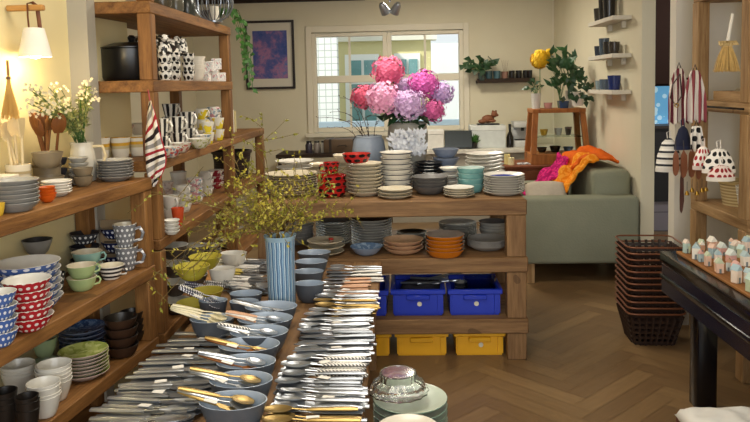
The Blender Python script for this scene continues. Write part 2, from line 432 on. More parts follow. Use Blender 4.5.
def pillow(name, sx, sy, sz, mat, seed=0, crease=.1):
    bm = bmesh.new(); bmesh.ops.create_grid(bm, x_segments=14, y_segments=14, size=1)
    top = list(bm.verts)
    r = bmesh.ops.duplicate(bm, geom=bm.faces[:])
    low = [g for g in r['geom'] if isinstance(g, bmesh.types.BMVert)]
    for sgn, vv in ((1, top), (-1, low)):
        for v in vv:
            x, y = v.co.x, v.co.y; h = max(0, (1-x**4)*(1-y**4))**.6
            p = 1 - .08*(abs(x*y)) ; w = 1+noise.noise(Vector((x*2+seed, y*2, sgn)))*crease*2
            v.co = Vector((x*sx*(1-.06*y*y), y*sy*(1-.06*x*x), sgn*h*sz*w))
    bmesh.ops.remove_doubles(bm, verts=bm.verts, dist=.0005)
    return mesh(name, bm, mat, True, 180)
tag(link('cushion', pillow('cu', .17, .13, .07, plain('#b9ad9b', .95, 0, .1, 30, .2), 3), None, (1.17, 5.97, .66), (.9, .0, .05)), 'small crumpled beige cushion leaning on the sofa arm', 'cushion')

# sideboard and glass case
u = thing('sideboard', 'reddish brown wooden sideboard against the alcove wall carrying the glass case', 'cabinet', (0, 0, 0))
MSB = wood('#8a4f2c', '#5c2f18', 0)
BX0, BX1, BY0, BY1, BZ = .98, 1.84, 6.95, 7.5, .80
link('carcass', boxes('c', [(BX0, BX1, BY0+.02, BY1, .06, BZ-.03)], MSB), u)
link('top_board', boxes('c', [(BX0-.02, BX1+.01, BY0-.01, BY1+.01, BZ-.03, BZ)], MSB, .006), u)
for k in range(3):
    d_ = link('drawer', boxes('d', [(BX0+.03, BX1-.03, BY0, BY0+.019, .12+k*.215, .32+k*.215)], MSB, .006), u)
    link('knob', lathe('k', [(0, 0), (.012, 0), (.016, .012), (.01, .022), (0, .024)], BRASS, 12), d_, (1.41, BY0, .22+k*.215), (PI/2, 0, 0))
MCASE = wood('#b5743a', '#7f4a20', 2)
pL = at(531, 163, Y=7.02); pR = at(590, 163, Y=7.02); pT1 = at(534, 109, Y=7.1); pT2 = at(586, 108, Y=7.1)
u = thing('display_case', 'tapered wooden display case with glass sides on the sideboard', 'cabinet', (0, 0, BZ))
bx0, bx1, by0, by1 = pL.x, min(pR.x, 1.835), 7.0, 7.4
tx0, tx1, ty0, ty1 = bx0+.035, bx1-.04, 7.06, 7.36; th_ = pT1.z - BZ
link('base', boxes('b', [(bx0, bx1, by0, by1, 0, .10)], MCASE, .004), u)
link('top_frame', boxes('b', [(tx0-.01, tx1+.01, ty0-.01, ty1+.01, th_-.04, th_)], MCASE, .004), u)
for (xa, ya), (xb, yb) in (((bx0+.025, by0+.025), (tx0+.02, ty0+.02)), ((bx1-.025, by0+.025), (tx1-.02, ty0+.02)), ((bx0+.025, by1-.025), (tx0+.02, ty1-.02)), ((bx1-.025, by1-.025), (tx1-.02, ty1-.02))):
    link('corner_post', tube('cp', [(xa, ya, .10), (xb, yb, th_-.04)], .036, MCASE, 4), u)
bm = bmesh.new()
def quad(bm, *p): bm.faces.new([bm.verts.new(q) for q in p])
quad(bm, (bx0+.045, by0+.025, .10), (bx1-.045, by0+.025, .10), (tx1-.03, ty0+.02, th_-.04), (tx0+.03, ty0+.02, th_-.04))
gp = link('glass_pane', mesh('gp', bm, pane_glass('#e8efec'), False), u)
m = gp.modifiers.new('s', 'SOLIDIFY'); m.thickness = .004
link('shelf', boxes('gs', [(bx0+.06, bx1-.06, by0+.07, by1-.07, .26, .268)], pane_glass('#dfeae6')), u)

# black table
u = thing('black_table', 'glossy black table with thick moulded apron, covered with tiny pastel houses', 'table', (0, 0, 0))
BX, BYE = 1.265, 3.60
MB_ = plain('#0b0b10', .16, 0, .1, 5); MBB = plain('#0d1024', .2, 0, .1, 5)
link('apron', boxes('ap', [(BX+.008, 2.12, 1.6, BYE-.01, .54, .69, 0)], MBB, .004), u)
link('moulding', boxes('mo', [(BX, 2.15, 1.57, BYE, .692, .745, 0), (BX, 2.13, 1.59, BYE-.002, .61, .635, 0)], MB_, .008, 2), u)
link('table_top', boxes('tt', [(BX+.06, 2.11, 1.61, BYE-.06, .746, .758)], wood('#a5713d', '#7a4e26', 1), .002), u)
for x, y in ((1.385, 3.42), (2.0, 3.42), (1.385, 1.7), (2.0, 1.7)):
    link('leg', boxes('lg', [(x, x+.1, y, y+.1, 0, .538)], MB_, .012, 2), u)
TBZ = .758
# side shelf of raw timber
u = thing('raw_timber_rack', 'pale raw timber rack hung with aprons, tea cosies and a broom', 'shelf', (0, 0, 0))
RX0, RX1, RY0, RY1 = 1.75, 2.12, 3.72, 4.45
R1, R2, R3 = .865, 1.47, 2.11
for z in (R1, R2, R3, .3):
    link('shelf', boxes('sh', [(RX0, RX1, RY0, RY1, z-.06, z)], W_RAW(1), .004), u)
for x in (RX0-.005, RX1-.06):
    for y, pw in ((RY0+.01, .10), (RY1-.09, .068)):
        link('post', boxes('po', [(x, x+pw, y, y+.085, a, b) for a, b in ((0, .24), (.3, R1-.06), (R1, R2-.06), (R2, R3-.06), (R3, 2.5))], W_RAW(2), .004), u)
link('hanging_rail', tube('hr', [(RX0-.02, RY1-.05, 1.60), (RX0-.14, RY1-.05, 1.60)], .007, plain('#2a2622', .4, 1)), u)
link('hanging_rail', tube('hr', [(RX0-.03, RY0-.0, 1.44), (RX0-.03, RY1-.02, 1.44)], .006, plain('#2a2622', .4, 1)), u)

# back counter
u = thing('back_counter', 'white counter desk under the back window', 'desk', (0, 0, 0))
link('desk_top', boxes('dt', [(-.2, 1.80, 8.25, 8.9, .80, .84)], plain('#d6d2c6', .5), .004), u)
link('panel', boxes('dp', [(-.15, 1.75, 8.3, 8.85, 0, .799)], plain('#a8a294', .6)), u)
CZ = .84

# ------------------------------------------------------------------ crockery
ORD = ['topmost', 'second', 'third', 'fourth', 'fifth', 'sixth', 'seventh', 'eighth', 'ninth', 'tenth', 'eleventh', 'twelfth', 'thirteenth', 'fourteenth']
def prof_bowl(R, h, foot=.5, t=.004, p=.62, lip=0.):
    f = R*foot; N = 6; o = [(0, 0), (f*.96, 0), (f, .0012)]
    for i in range(1, N+1):
        k = i/N; o.append((f + (R-f)*k**p if p < 1 else f + (R-f)*k**p, .0012 + (h-.0012)*k))
    nin = len(o) - 1
    o.append((R - t*.5, h + .0008)); o.append((R - t, h))
    for i in range(N-1, 0, -1):
        k = i/N; o.append((max(f + (R-f)*k**p - t, .004), .0012 + t*.7 + (h-.0012-t*.7)*k))
    o.append((f*.9, t)); o.append((0, t))
    return o, nin
def prof_plate(R, h, t=.0035):
    f = R*.62
    o = [(0, .001), (f*.93, .001), (f*.95, 0), (f, 0), (f*1.04, .002), (R*.8, h*.42), (R*.93, h*.72), (R, h), (R-.001, h+.0015), (R-t, h+.001), (R*.92, h*.72+t*.8), (R*.79, h*.42+t), (f*.98, t), (0, t)]
    return o, 8
SHAPES = {}
def shape(kind, R, h, mats, foot=None, sx=1., sy=1., ripple=None, p=None, seg=28):
    key = (kind, round(R, 4), round(h, 4), tuple(id(m) for m in mats), foot, sx, sy, ripple, p)
    if key not in SHAPES:
        if kind == 'plate': pr, ni = prof_plate(R, h)
        elif kind == 'cup': pr, ni = prof_bowl(R, h, foot or .62, .0035, p or .8)
        else: pr, ni = prof_bowl(R, h, foot or .5, .0035, p or .62)
        SHAPES[key] = lathe(kind, pr, list(mats), seg, ni, sx, sy, ripple)
    return SHAPES[key]
def spot(cx, yb, z, w, Yc=None, foot=.55):
    """centre and rim radius of a round piece whose base front edge shows at (cx, yb), w wide"""
    if Yc is None:
        p = at(cx, yb, Z=z); R = w/2*p.y/F; R = w/2*(p.y+R*foot)/F; Yc = p.y + R*foot
    R = w/2*Yc/F
    q = at(cx, 200, Y=Yc)
    # x on the support plane (the camera's roll shifts it a little)
    for _ in range(3):
        v = _d.copy()
    k = at(cx, yb, Y=Yc)
    return Vector((k.x, Yc, z)), R
PLACED = []
def relax(c, R, z0, z1):
    for _ in range(40):
        hit = None
        for (x, y, r, a, b) in PLACED:
            if a < z1 and z0 < b:
                d_ = math.hypot(c.x-x, c.y-y); need = r + R + .004
                if d_ < need - 1e-5 and (hit is None or need-d_ > hit[0]): hit = (need-d_, x, y)
        if hit is None: break
        v = Vector((c.x-hit[1], c.y-hit[2], 0)); v = v.normalized() if v.length > 1e-4 else Vector((0, 1, 0))
        c = c + v*(hit[0]*1.02 + .0005)
    PLACED.append((c.x, c.y, R, z0, z1)); return c
def stack(kind, cx, yb, w, yt, n, z, mats, desc, place, group, Yc=None, h=None, foot=None, name=None, cat=None, handle=None, ripple=None, jit=.002, p=None, tilt=0., seg=28, solo=None):
    mats = mats if isinstance(mats, (list, tuple)) else [mats, mats]
    f_ = .62 if kind == 'plate' else (foot or (.68 if kind == 'cup' else .5))
    c, R = spot(cx, yb, z, w, Yc, f_)
    ztop = at(cx, yt, Y=c.y).z
    if z == I1: ztop = min(ztop, I1+.222)
    hgiven = h is not None
    h = h or (.02 if kind == 'plate' else R*.62 if kind == 'bowl' else R*1.5)
    tot = max(ztop - z, h)
    h0 = h
    if n == 1: h = h0 if hgiven else max(tot, .012); pitch = 0
    else:
        if handle is not None: h = tot/(1 + .94*(n-1))
        pitch = (tot - h)/(n-1)
        if pitch < .0052:
            pitch = .0052; h = max(tot - pitch*(n-1), .012)
    if z in (N1, N2, N3): c.x = max(c.x, -1.15 - .11*(3.1-c.y) - .347 + R + .004); c.y = min(c.y, 3.175-R)
    c0 = c.copy(); c = relax(c, R, z, z+max(tot, h))
    if (c-c0).length > .03: print('moved', desc, place, [round(q, 3) for q in c-c0])
    me = shape(kind, R, h, mats, foot, 1., 1., ripple, p, seg)
    nm = name or {'plate': 'plate', 'bowl': 'bowl', 'cup': 'cup'}[kind]
    cat = cat or {'plate': 'plate', 'bowl': 'bowl', 'cup': 'cup'}[kind]
    hm = None
    out = []
    for i in range(n):
        k = n-1-i
        if n == 1: lab = f'{desc} {place}'
        else:
            pl_ = place if place.startswith('of ') else 'of those ' + place
            lab = f'topmost {desc} {pl_}' if k == 0 else f'lowest {desc} {pl_}' if i == 0 else f'{ORD[k]} {desc} down {pl_}'
        loc = (c.x + random.uniform(-jit, jit), c.y + random.uniform(-jit, jit), z + .0006 + i*pitch)
        rz = random.uniform(-.1, .1)
        if handle is not None:
            o = thing(nm, lab, cat, loc, handle + rz, group if n > 1 or group else None)
            link('body', me, o)
            a = R*(.8 if kind == 'bowl' else .9); hh = h
            if hm is None: hm = tube('handle', [(a*.93, 0, hh*.78), (a+hh*.22, 0, hh*.86), (a+hh*.36, 0, hh*.62), (a+hh*.26, 0, hh*.36), (a*.84, 0, hh*.26)], hh*.055 + .0012, mats[0], 6)
            link('handle', hm, o)
        else:
            o = tag(link(nm, me, None, loc, (0, 0, rz + (random.random()*6 if ripple is None else 0))), lab, cat, group)
        out.append(o)
    return out
# glazes
G_GREY = glaze('#8c8a85', '#787672', .35); G_GREYL = glaze('#bfbcb2', '#aba89e', .3); G_TAUPE = glaze('#8a7c66', '#75684f', .4)
G_DARK = glaze('#2c2d33', '#232429', .3); G_NAVY = glaze('#1f2740', '#171d30', .3)
G_ORANGE = glaze('#d9641c', '#c95714', .3); G_WHITE = WHITE
G_BLUE = dots('#4a67a8', '#e6e8ee', 18, .021, .27); G_RED = dots('#b3222b', '#efe6e2', 18, .021, .27); G_CHAR = dots('#3b3c42', '#d8d8d8', 16, .024, .25); G_NAVYD = dots('#20284a', '#d8dae6', 16, .024, .25); G_GREYD = dots('#77787c', '#e4e4e4', 14, .024, .25)
G_TEAL = glaze('#9cc4ba', '#86b0a8', .2); G_GREEN = glaze('#b4c890', '#a0b67c', .2); G_IV = glaze('#e8dfc8', '#dfd3b6', .25)
G_BROWN = glaze('#4a3324', '#33231a', .3); G_BLK = glaze('#191613', '#241d18', .35)

PLACED += [(-1.455, 2.86, .057, N1, N1+.13), (-1.475, 2.68, .047, N1, N1+.12), (-1.415, 3.10, .064, N1, N1+.17), (-1.345, 3.56, .152, F1, F1+.2), (-1.36, 3.88, .152, F1, F1+.25), (at(408, 150, Y=4.78).x, 4.78, .136, I0, I0+.5), (at(369, 160, Y=4.72).x, 4.74, .116, I0, I0+.35)]
# ---- near shelf unit, top board
stack('plate', 18, 213, 44, 180, 6, N1, [G_GREY, G_GREYL], 'grey ribbed plate', 'of six grey plates under the wooden spoons', 'grey plates under the wooden spoons', h=.03)
stack('bowl', 1, 216, 12, 203, 1, N1, glaze('#d8b33a'), 'small yellow bowl', 'at the shelf edge beside the grey ribbed plates', None)
stack('bowl', 48, 203, 17, 187, 4, N1, [G_ORANGE, G_ORANGE], 'small orange bowl', 'beside the white saucers on the shelf', 'orange bowls on the timber shelf', h=.022)
stack('plate', 57, 197, 30, 181, 5, N1, [WHITE, WHITE], 'white saucer', 'of white saucers behind the orange bowls', 'white saucers on the timber shelf', h=.016)
stack('bowl', 38, 178, 30, 152, 2, N1, [G_TAUPE, G_TAUPE], 'taupe stoneware bowl', 'of two taupe bowls below the wooden spoons', 'large taupe bowls', h=.062, p=.45, Yc=2.78)
stack('bowl', 66, 184, 20, 171, 1, N1, [G_TAUPE, G_TAUPE], 'small taupe tea bowl', 'standing alone in front of the grey plates', None, p=.45)
stack('bowl', 84, 187, 20, 168, 2, N1, [G_TAUPE, G_TAUPE], 'small taupe tea bowl', 'of two taupe tea bowls by the grey plates', 'small taupe tea bowls', h=.042, p=.45)
stack('plate', 95, 181, 36, 160, 7, N1, [G_GREY, G_GREYL], 'mottled grey plate', 'of mottled grey plates behind the small taupe tea bowls', 'mottled grey plates', Yc=3.1)
stack('plate', 76, 171, 20, 158, 5, N1, [G_GREYL, G_GREYL], 'pale grey side plate', 'of pale grey side plates against the wall', 'pale grey side plates', Yc=2.98)
stack('bowl', 62, 172, 11, 158, 3, N1, [G_DARK, G_DARK], 'charcoal dip bowl', 'of charcoal dip bowls next to the large taupe bowls', 'charcoal dip bowls', Yc=2.94, h=.03)
# navy boxes
for i, (x, y, w, hh) in enumerate(((112, 178, 12, 17), (125, 176, 10, 14))):
    p = at(x, y, Z=N1); s = w*p.y/F/2
    o = thing('tin_box', ('navy tin box beside the mottled grey plates', 'dark green tin box by the timber post')[i], 'box', (p.x-.01, p.y+s, N1), .1)
    link('body', boxes('b', [(-s, s, -s, s, 0, hh*p.y/F*.85)], plain(('#1c2438', '#26302c')[i], .4), .003), o)
    link('lid', boxes('l', [(-s-.002, s+.002, -s-.002, s+.002, hh*p.y/F*.85, hh*p.y/F)], plain(('#1c2438', '#26302c')[i], .4), .003), o)
p = at(9, 178, Y=2.55)
o = thing('white_box', 'white cardboard box at the wall behind the grey ribbed plates', 'box', (-1.445, 2.50, N1), -NEAR)
link('body', boxes('b', [(-.06, .045, -.04, .04, 0, .085)], plain('#ddd6c2', .7), .003), o); link('lid', boxes('b', [(-.062, .047, -.042, .042, .0855, .1)], plain('#e2dcca', .7), .003), o)

# utensil crock with wooden spoons
def spoon_mesh(name, L, wdt, mat, slot=False, kind='spoon'):
    bm = bmesh.new()
    add_tube(bm, [(0, 0, 0), (0, 0, L*.5), (0, 0, L*.76)], [.007, .006, .0055], 8)
    N = 9; ring = []
    for i in range(N):
        t = i/(N-1); z = L*.73 + t*L*.27
        w = wdt/2*(math.sin(PI*min(1, .12+t*.86))**.6 if kind == 'spoon' else (.35+.65*t if t < .95 else .9))
        dz = -.010*math.sin(PI*t) if kind == 'spoon' else 0
        ring.append([bm.verts.new((w*c, dz*(1-c*c) + o_, z)) for o_, c in ((.003, -1), (.003, -.5), (.003, 0), (.003, .5), (.003, 1), (-.003, 1), (-.003, .5), (-.003, 0), (-.003, -.5), (-.003, -1))])
    for a, b in zip(ring, ring[1:]):
        for k in range(10): bm.faces.new((a[k], a[(k+1) % 10], b[(k+1) % 10], b[k]))
    bm.faces.new(ring[0]); bm.faces.new(ring[-1])
    return mesh(name, bm, mat, True, 50)
p = at(38, 160, Y=2.98)
CR = Vector((-1.455, 2.86, N1))
o = thing('utensil_crock', 'brown stoneware crock holding wooden spoons behind the taupe bowls', 'jar', CR)
pr, ni = prof_bowl(.055, .13, .8, .005, .5); link('body', lathe('b', pr, [G_TAUPE, G_TAUPE], 24, ni), o)
link('glaze_band', lathe('gb', [(.0545, .09), (.0566, .09), (.0568, .1), (.0555, .1)], glaze('#5b4c38'), 24), o)
sp = [(31, 120, '#8f5a2c', 'spoon', .055, 'round dark wooden spoon'), (44, 117, '#8f5526', 'spoon', .05, 'narrow brown wooden spoon'), (52, 118, '#98642f', 'spoon', .06, 'broad honey coloured wooden spoon'),
      (60, 122, '#855024', 'spoon', .052, 'wooden spoon leaning out furthest to the jug'), (39, 122, '#c58a48', 'turner', .05, 'flat wooden turner'), (48, 128, '#c2894a', 'turner', .045, 'short flat wooden turner'), (36, 127, '#7d4a22', 'spoon', .045, 'short dark wooden spoon')]
for i, (x, y, c_, kd, wd, lb) in enumerate(sp):
    tip = at(x, y-9, Y=2.80 + .02*(i % 3)); base = CR + Vector((.02*math.cos(i*2.2), .02*math.sin(i*2.2), .012))
    dv = tip - base; q = dv.to_track_quat('Z', 'Y')
    tag(link('wooden_' + ('spoon' if kd == 'spoon' else 'turner'), spoon_mesh('sp', dv.length, wd*1.12, wood(c_, '#6e431f', 2), kind=kd), None, base, q.to_euler()), f'{lb} standing in the stoneware crock', 'spoon', None)
# pale utensils further along the wall
CR2 = Vector((-1.475, 2.68, N1))
o = thing('utensil_crock', 'cream crock holding pale beech utensils beside the white box', 'jar', CR2)
pr, ni = prof_bowl(.045, .12, .8, .005, .5); link('body', lathe('b', pr, [G_IV, G_IV], 24, ni), o)
link('glaze_band', lathe('gb', [(.0445, .085), (.0468, .085), (.047, .095), (.0455, .095)], glaze('#b9a67c'), 24), o)
for i, (x, y, kd, lb) in enumerate(((21, 124, 'turner', 'broad cream spatula'), (13, 122, 'spoon', 'pale beech spoon with a long handle'), (5, 128, 'spoon', 'pale beech ladle spoon'), (2, 118, 'turner', 'slim beech turner'))):
    tip = at(x, y-6, Y=2.68 + .02*(i % 2)); base = CR2 + Vector((.015*math.cos(i*2), .015*math.sin(i*2), .012)); dv = tip - base
    tag(link('wooden_spoon' if kd == 'spoon' else 'spatula', spoon_mesh('sp', dv.length, .055, plain('#dcc79a', .6), kind=kd), None, base, dv.to_track_quat('Z', 'Y').to_euler()), f'{lb} standing in the cream crock', 'spoon')
# dried grass whisk broom on the wall
p = at(8, 62, Y=2.72)
bm = bmesh.new()
for i in range(90):
    a = random.uniform(-1, 1); b_ = random.uniform(-.4, .4)
    add_tube(bm, [(0, 0, 0), (a*.012, b_*.012, -.08), (a*.05, b_*.04, -.23 - .03*random.random())], [.0022, .002, .0016], 4)
o = thing('hand_broom', 'golden straw hand broom hanging on the yellow wall', 'broom', at(8, 70, X=-1.475)); o.scale = (.72,)*3
link('bristles', mesh('br', bm, plain('#cfa55a', .8)), o); link('handle', tube('h', [(0, 0, .05), (0, 0, -.03)], .008, wood('#a87a44', '#6f4a22', 2)), o)
link('binding', lathe('bn', [(.008, -.035), (.012, -.035), (.013, -.05), (.01, -.05)], plain('#6b4a2a'), 12), o)

# jug with small white flowers
JG = Vector((-1.46, 3.06, N1)); JG = Vector((-1.415, 3.10, N1))
o = thing('flower_jug', 'white fluted jug with ring handle holding a bunch of small white flowers', 'jug', JG, .2)
link('body', lathe('jb', [(0, 0), (.05, 0), (.056, .02), (.06, .06), (.05, .13), (.044, .15), (.05, .17), (.047, .17), (.041, .15), (.046, .13), (.054, .06), (0, .02)], glaze('#dcd6c6'), 36, None, 1, 1, (.025, 12)), o)
link('handle', tube('jh', [(.045, 0, .15), (.085, 0, .15), (.098, 0, .11), (.085, 0, .07), (.055, 0, .06)], .007, glaze('#dcc9a0'), 7), o)
MFL = plain('#ddd2b2', .7, 0, .2, 40); MFLC = plain('#d9c46a', .7)
def flower_sprig(i):
    tx, ty = random.uniform(26, 92), random.uniform(84, 112)
    if i < 3: tx, ty = ((87, 82), (93, 97), (30, 90))[i]
    tip = at(tx, ty, X=-1.36 + random.uniform(-.06, .05)); base = JG + Vector((random.uniform(-.02, .02), random.uniform(-.02, .02), .16))
    pts = bez(base, base.lerp(tip, .5) + Vector((0, 0, .05)), tip)
    o = thing('flower_sprig', 'white flowering sprig in the fluted jug', 'flower', base, 0, 'white flowering sprigs in the fluted jug')
    bm = bmesh.new(); rel = [q - base for q in pts]; add_tube(bm, rel, .0016, 5); link('stem', mesh('st', bm, LEAF), o)
    bm = bmesh.new()
    for k in range(20):
        t = random.uniform(.3, 1); q = rel[min(7, int(t*7))]; add_leaf(bm, q, rnd_dir() + Vector((0, 0, .4)), rnd_dir(), .03, .010)
    link('foliage', mesh('lf', bm, plain('#868a4e', .6, 0, .3), False), o)
    bm = bmesh.new()
    for k in range(6):
        c_ = rel[-1] + rnd_dir()*random.uniform(0, .036)
        for j in range(5): add_leaf(bm, c_, Vector((math.cos(j*1.257), -.5, math.sin(j*1.257))), (0, -1, 0), .0078, .0066)
    link('blossom', mesh('bl', bm, MFL, False), o)
for i in range(30): flower_sprig(i)

# ---- near shelf unit, middle board
stack('cup', 126, 252, 24, 224, 2, N2, [G_GREYD, G_IV], 'grey dotted mug', 'of two grey dotted mugs by the post', 'grey dotted mugs', handle=-.1, name='mug', foot=.6, h=.062, Yc=3.09)
stack('cup', 111, 270, 26, 247, 1, N2, [stripes(('#e6e2d8', '#1e1f24'), .018, 'z', .3), G_IV], 'black and white striped cup', 'at the shelf edge near the post', None, handle=-.1, foot=.6, h=.058, Yc=2.95)
stack('cup', 83, 292, 30, 265, 2, N2, [G_GREEN, G_IV], 'light green cup', 'of two green cups at the shelf edge', 'green cups on the middle board', h=.062, p=.6, foot=.6, handle=.6)
stack('bowl', 30, 318, 66, 262, 6, N2, [G_BLUE, WHITE], 'blue bowl with white dots', 'of large blue dotted bowls', 'large blue dotted bowls', h=.06, foot=.45)
stack('bowl', 32, 336, 36, 276, 0, N2, [G_RED, WHITE], '', '', None) if False else None
def near_pt(Y, dep): # a point on the near unit, dep metres behind its front edge
    return -1.15 - .11*(3.1-Y) - dep
stack('bowl', 30, 332, 48, 279, 5, N2, [G_RED, WHITE], 'red bowl with white dots', 'of red dotted bowls at the shelf edge', 'red dotted bowls', h=.05, Yc=2.31)
stack('bowl', 2, 345, 34, 292, 4, N2, [G_BLUE, WHITE], 'small blue bowl with white dots', 'beside the red dotted bowls', 'small blue dotted bowls', h=.05, Yc=2.16)
stack('bowl', 24, 262, 30, 240, 2, N2, [G_GREY, G_DARK], 'slate grey bowl', 'of two slate bowls against the wall', 'slate bowls', Yc=2.78, h=.06)
stack('bowl', 2, 280, 16, 262, 2, N2, [G_RED, WHITE], 'red dotted dish', 'of two red dishes at the wall end', 'red dotted dishes', Yc=2.66, h=.04)
stack('cup', 60, 268, 24, 243, 1, N2, [G_CHAR, G_DARK], 'charcoal dotted mug', 'behind the big blue dotted bowls', None, Yc=2.74, h=.085, handle=2.6, name='mug')
stack('bowl', 76, 256, 30, 233, 3, N2, [G_CHAR, G_DARK], 'charcoal dotted bowl', 'of charcoal dotted bowls against the wall', 'charcoal dotted bowls', Yc=3.1, h=.05)
stack('bowl', 106, 252, 30, 231, 3, N2, [G_NAVYD, G_GREY], 'navy dotted bowl', 'of navy dotted bowls behind the teal cups', 'navy dotted bowls', Yc=3.1, h=.05)
stack('cup', 92, 277, 30, 250, 2, N2, [G_TEAL, G_IV], 'pale teal cup', 'of two teal cups behind the green cups', 'teal cups', h=.062, p=.6, foot=.6, handle=.3)
p = at(117, 226, Y=3.1)
o = thing('menu_board', 'brown printed board with lines of text leaning behind the grey mug', 'sign', (p.x-.04, 3.155, N2), -NEAR, None, (math.radians(-8), 0, 0))
link('board', boxes('b', [(-.068, .068, -.004, .004, 0, .21)], plain('#8d7758', .7)), o)
link('lettering', boxes('t', [(-.05 + (.01 if k % 3 == 1 else 0), .05 - (.02 if k % 2 else 0), -.0055, -.0041, .03+k*.026, .036+k*.026) for k in range(6)], plain('#3c2d1e', .7)), o)

# ---- near shelf unit, low board
stack('plate', 85, 382, 50, 350, 7, N3, [stripes(('#b9a3a0', '#d8cfc4'), .02, 'z', .3), blotch(('#b5bd6c', '#c7cb86', '#9aa554'), 30, .25)], 'green topped plate with pinkish rim', 'of green plates at the shelf edge', 'green topped plates', h=.024, foot=None)
stack('plate', 84, 351, 48, 327, 6, N3, [glaze('#7d88a0'), blotch(('#47608a', '#6d84a8', '#3a4f76'), 40, .25)], 'blue patterned plate', 'of blue patterned plates behind the green ones', 'blue patterned plates', h=.022, Yc=2.98)
stack('bowl', 122, 347, 34, 317, 4, N3, [G_BROWN, G_BLK], 'dark brown glazed bowl', 'of dark brown bowls before the post', 'dark brown bowls', h=.05, p=.6, foot=.62, Yc=2.95)
stack('bowl', 140, 338, 24, 306, 4, N3, [G_BLK, G_BLK], 'black brown bowl', 'of black brown bowls against the post', 'black brown bowls', h=.05, p=.6, foot=.62, Yc=3.2)
stack('cup', 48, 362, 26, 338, 2, N3, [glaze('#8fa07a'), glaze('#a9b592')], 'moss green cup', 'of moss green cups behind the white cups', 'moss green cups', Yc=2.72, h=.07)
stack('cup', 56, 414, 36, 364, 5, N3, [WHITE, WHITE], 'white fluted cup', 'of white cups beside the green plates', 'white cups beside the green plates', h=.075, Yc=2.52, ripple=(.012, 16))
stack('cup', 46, 430, 34, 382, 5, N3, [WHITE, WHITE], 'white fluted cup', 'of white cups at the shelf edge', 'white cups at the shelf edge', h=.075, Yc=2.39, ripple=(.012, 16))
stack('cup', 20, 405, 34, 364, 4, N3, [WHITE, WHITE], 'white smooth cup', 'of white cups near the wall', 'white cups near the wall', h=.075, Yc=2.58)
stack('cup', 30, 440, 24, 396, 4, N3, [G_BLK, G_BLK], 'black tumbler', 'of black tumblers beside the white cups at the edge', 'black tumblers at the edge', h=.085, Yc=2.26)
stack('cup', 7, 440, 26, 391, 4, N3, [G_BLK, G_BLK], 'black tumbler', 'of black tumblers further in toward the wall', 'black tumblers toward the wall', h=.085, Yc=2.27)

# ---- wall lamp
LP = at(33, 30, X=-1.50)
LX, LY = -1.44, LP.y
lp = at(34, 33, Y=2.78)
o = thing('wall_lamp', 'small wall lamp with a white shade hanging on a leather strap from a wooden bar', 'lamp', (lp.x, 2.78, lp.z))
link('shade', lathe('sh', [(.062, -.105), (.058, -.105), (.035, .0), (.0, .006), (0, .012), (.038, .006), (.062, -.105)], plain('#efe9da', .6), 28), o, (0, 0, .012))
link('bulb', lathe('bu', [(0, -.1), (.02, -.095), (.026, -.075), (.018, -.05), (.012, -.03), (0, -.03)], (lambda n: (n.b.inputs['Emission Color'].__setattr__('default_value', (1, .78, .45, 1)), n.b.inputs['Emission Strength'].__setattr__('default_value', 25.), n.fin((1, .9, .7), .4))[-1])(NT('m_bulb')), 16), o)
link('wooden_bar', boxes('wb', [(-.10, .045, -.014, .014, .086, .108)], wood('#cf9a55', '#a26f34', 0), .004), o)
link('strap', tube('st', [(-.012, -.013, .008), (-.012, -.017, .06), (-.012, -.016, .112), (0, 0, .118), (.012, .012, .105), (.022, .006, .02)], .008, plain('#6f3f1f', .6), 6, .35), o)
link('rivet', lathe('rv', [(0, 0), (.004, 0), (.004, .003), (0, .004)], STEEL, 10), o, (-.012, -.03, .0), (PI/2, 0, 0))
ld = bpy.data.lights.new('wall_lamp_light', 'POINT'); ld.energy = 3.2; ld.color = (1, .78, .42); ld.shadow_soft_size = .025
lo = bpy.data.objects.new('wall_lamp_light', ld); COL.objects.link(lo); lo.location = (lp.x, 2.78, lp.z-.11)

# ---- tall unit: shelf F1 (cow print) and top
COW = blotch(('#ece7dc', '#15130f'), 30, .35, .5)
def pot(R, h, loc, mats, label, nm='stock_pot', knob=True):
    o = thing(nm, label, 'pot', loc)
    link('body', lathe('b', [(0, 0), (R*.9, 0), (R, h*.1), (R, h*.8), (R*.97, h*.82), (R*.97, h*.78), (R*.95, h*.1), (0, h*.06)], mats[0], 32), o)
    link('lid', lathe('l', [(R*1.02, h*.82), (R*1.02, h*.85), (R*.6, h*.96), (0, h), (0, h*.97), (R*.6, h*.93), (R, h*.82)], mats[0], 32), o)
    link('knob', lathe('k', [(0, h), (.012, h), (.02, h+.02), (.012, h+.032), (0, h+.033)], mats[0], 14), o)
    for s in (-1, 1): link('handle', tube('h', [(s*R*.99, -.03, h*.6), (s*(R+.03), -.02, h*.62), (s*(R+.03), .02, h*.62), (s*R*.99, .03, h*.6)], .006, mats[0], 6), o)
    return o
p = at(117, 78, Y=3.5); pot(.15, .195, (-1.345, 3.56, F1), [BLACK], 'big black enamel pot at the end of the tall shelf unit')
p = at(128, 50, Y=3.9); pot(.15, .25, (-1.36, 3.88, F1), [COW], 'cow print enamel pot behind the black pot', 'milk_can')
for i, (x, yb, w, yt, n_, Yc) in enumerate(((164, 80, 15, 58, 3, 3.5), (175, 80, 14, 56, 3, 3.72), (184, 79, 13, 57, 3, 3.95))):
    stack('cup', x, yb, w, yt-3, n_, F1, [dots('#ece8de', '#151515', 7, .032, .36), WHITE], 'white mug with big black spots', ('of spotted mugs next to the post', 'of spotted mugs under the cow jug', 'of spotted mugs beside the white cups')[i], 'black spotted mugs', Yc=Yc, h=.06, name='mug', handle=-.8)
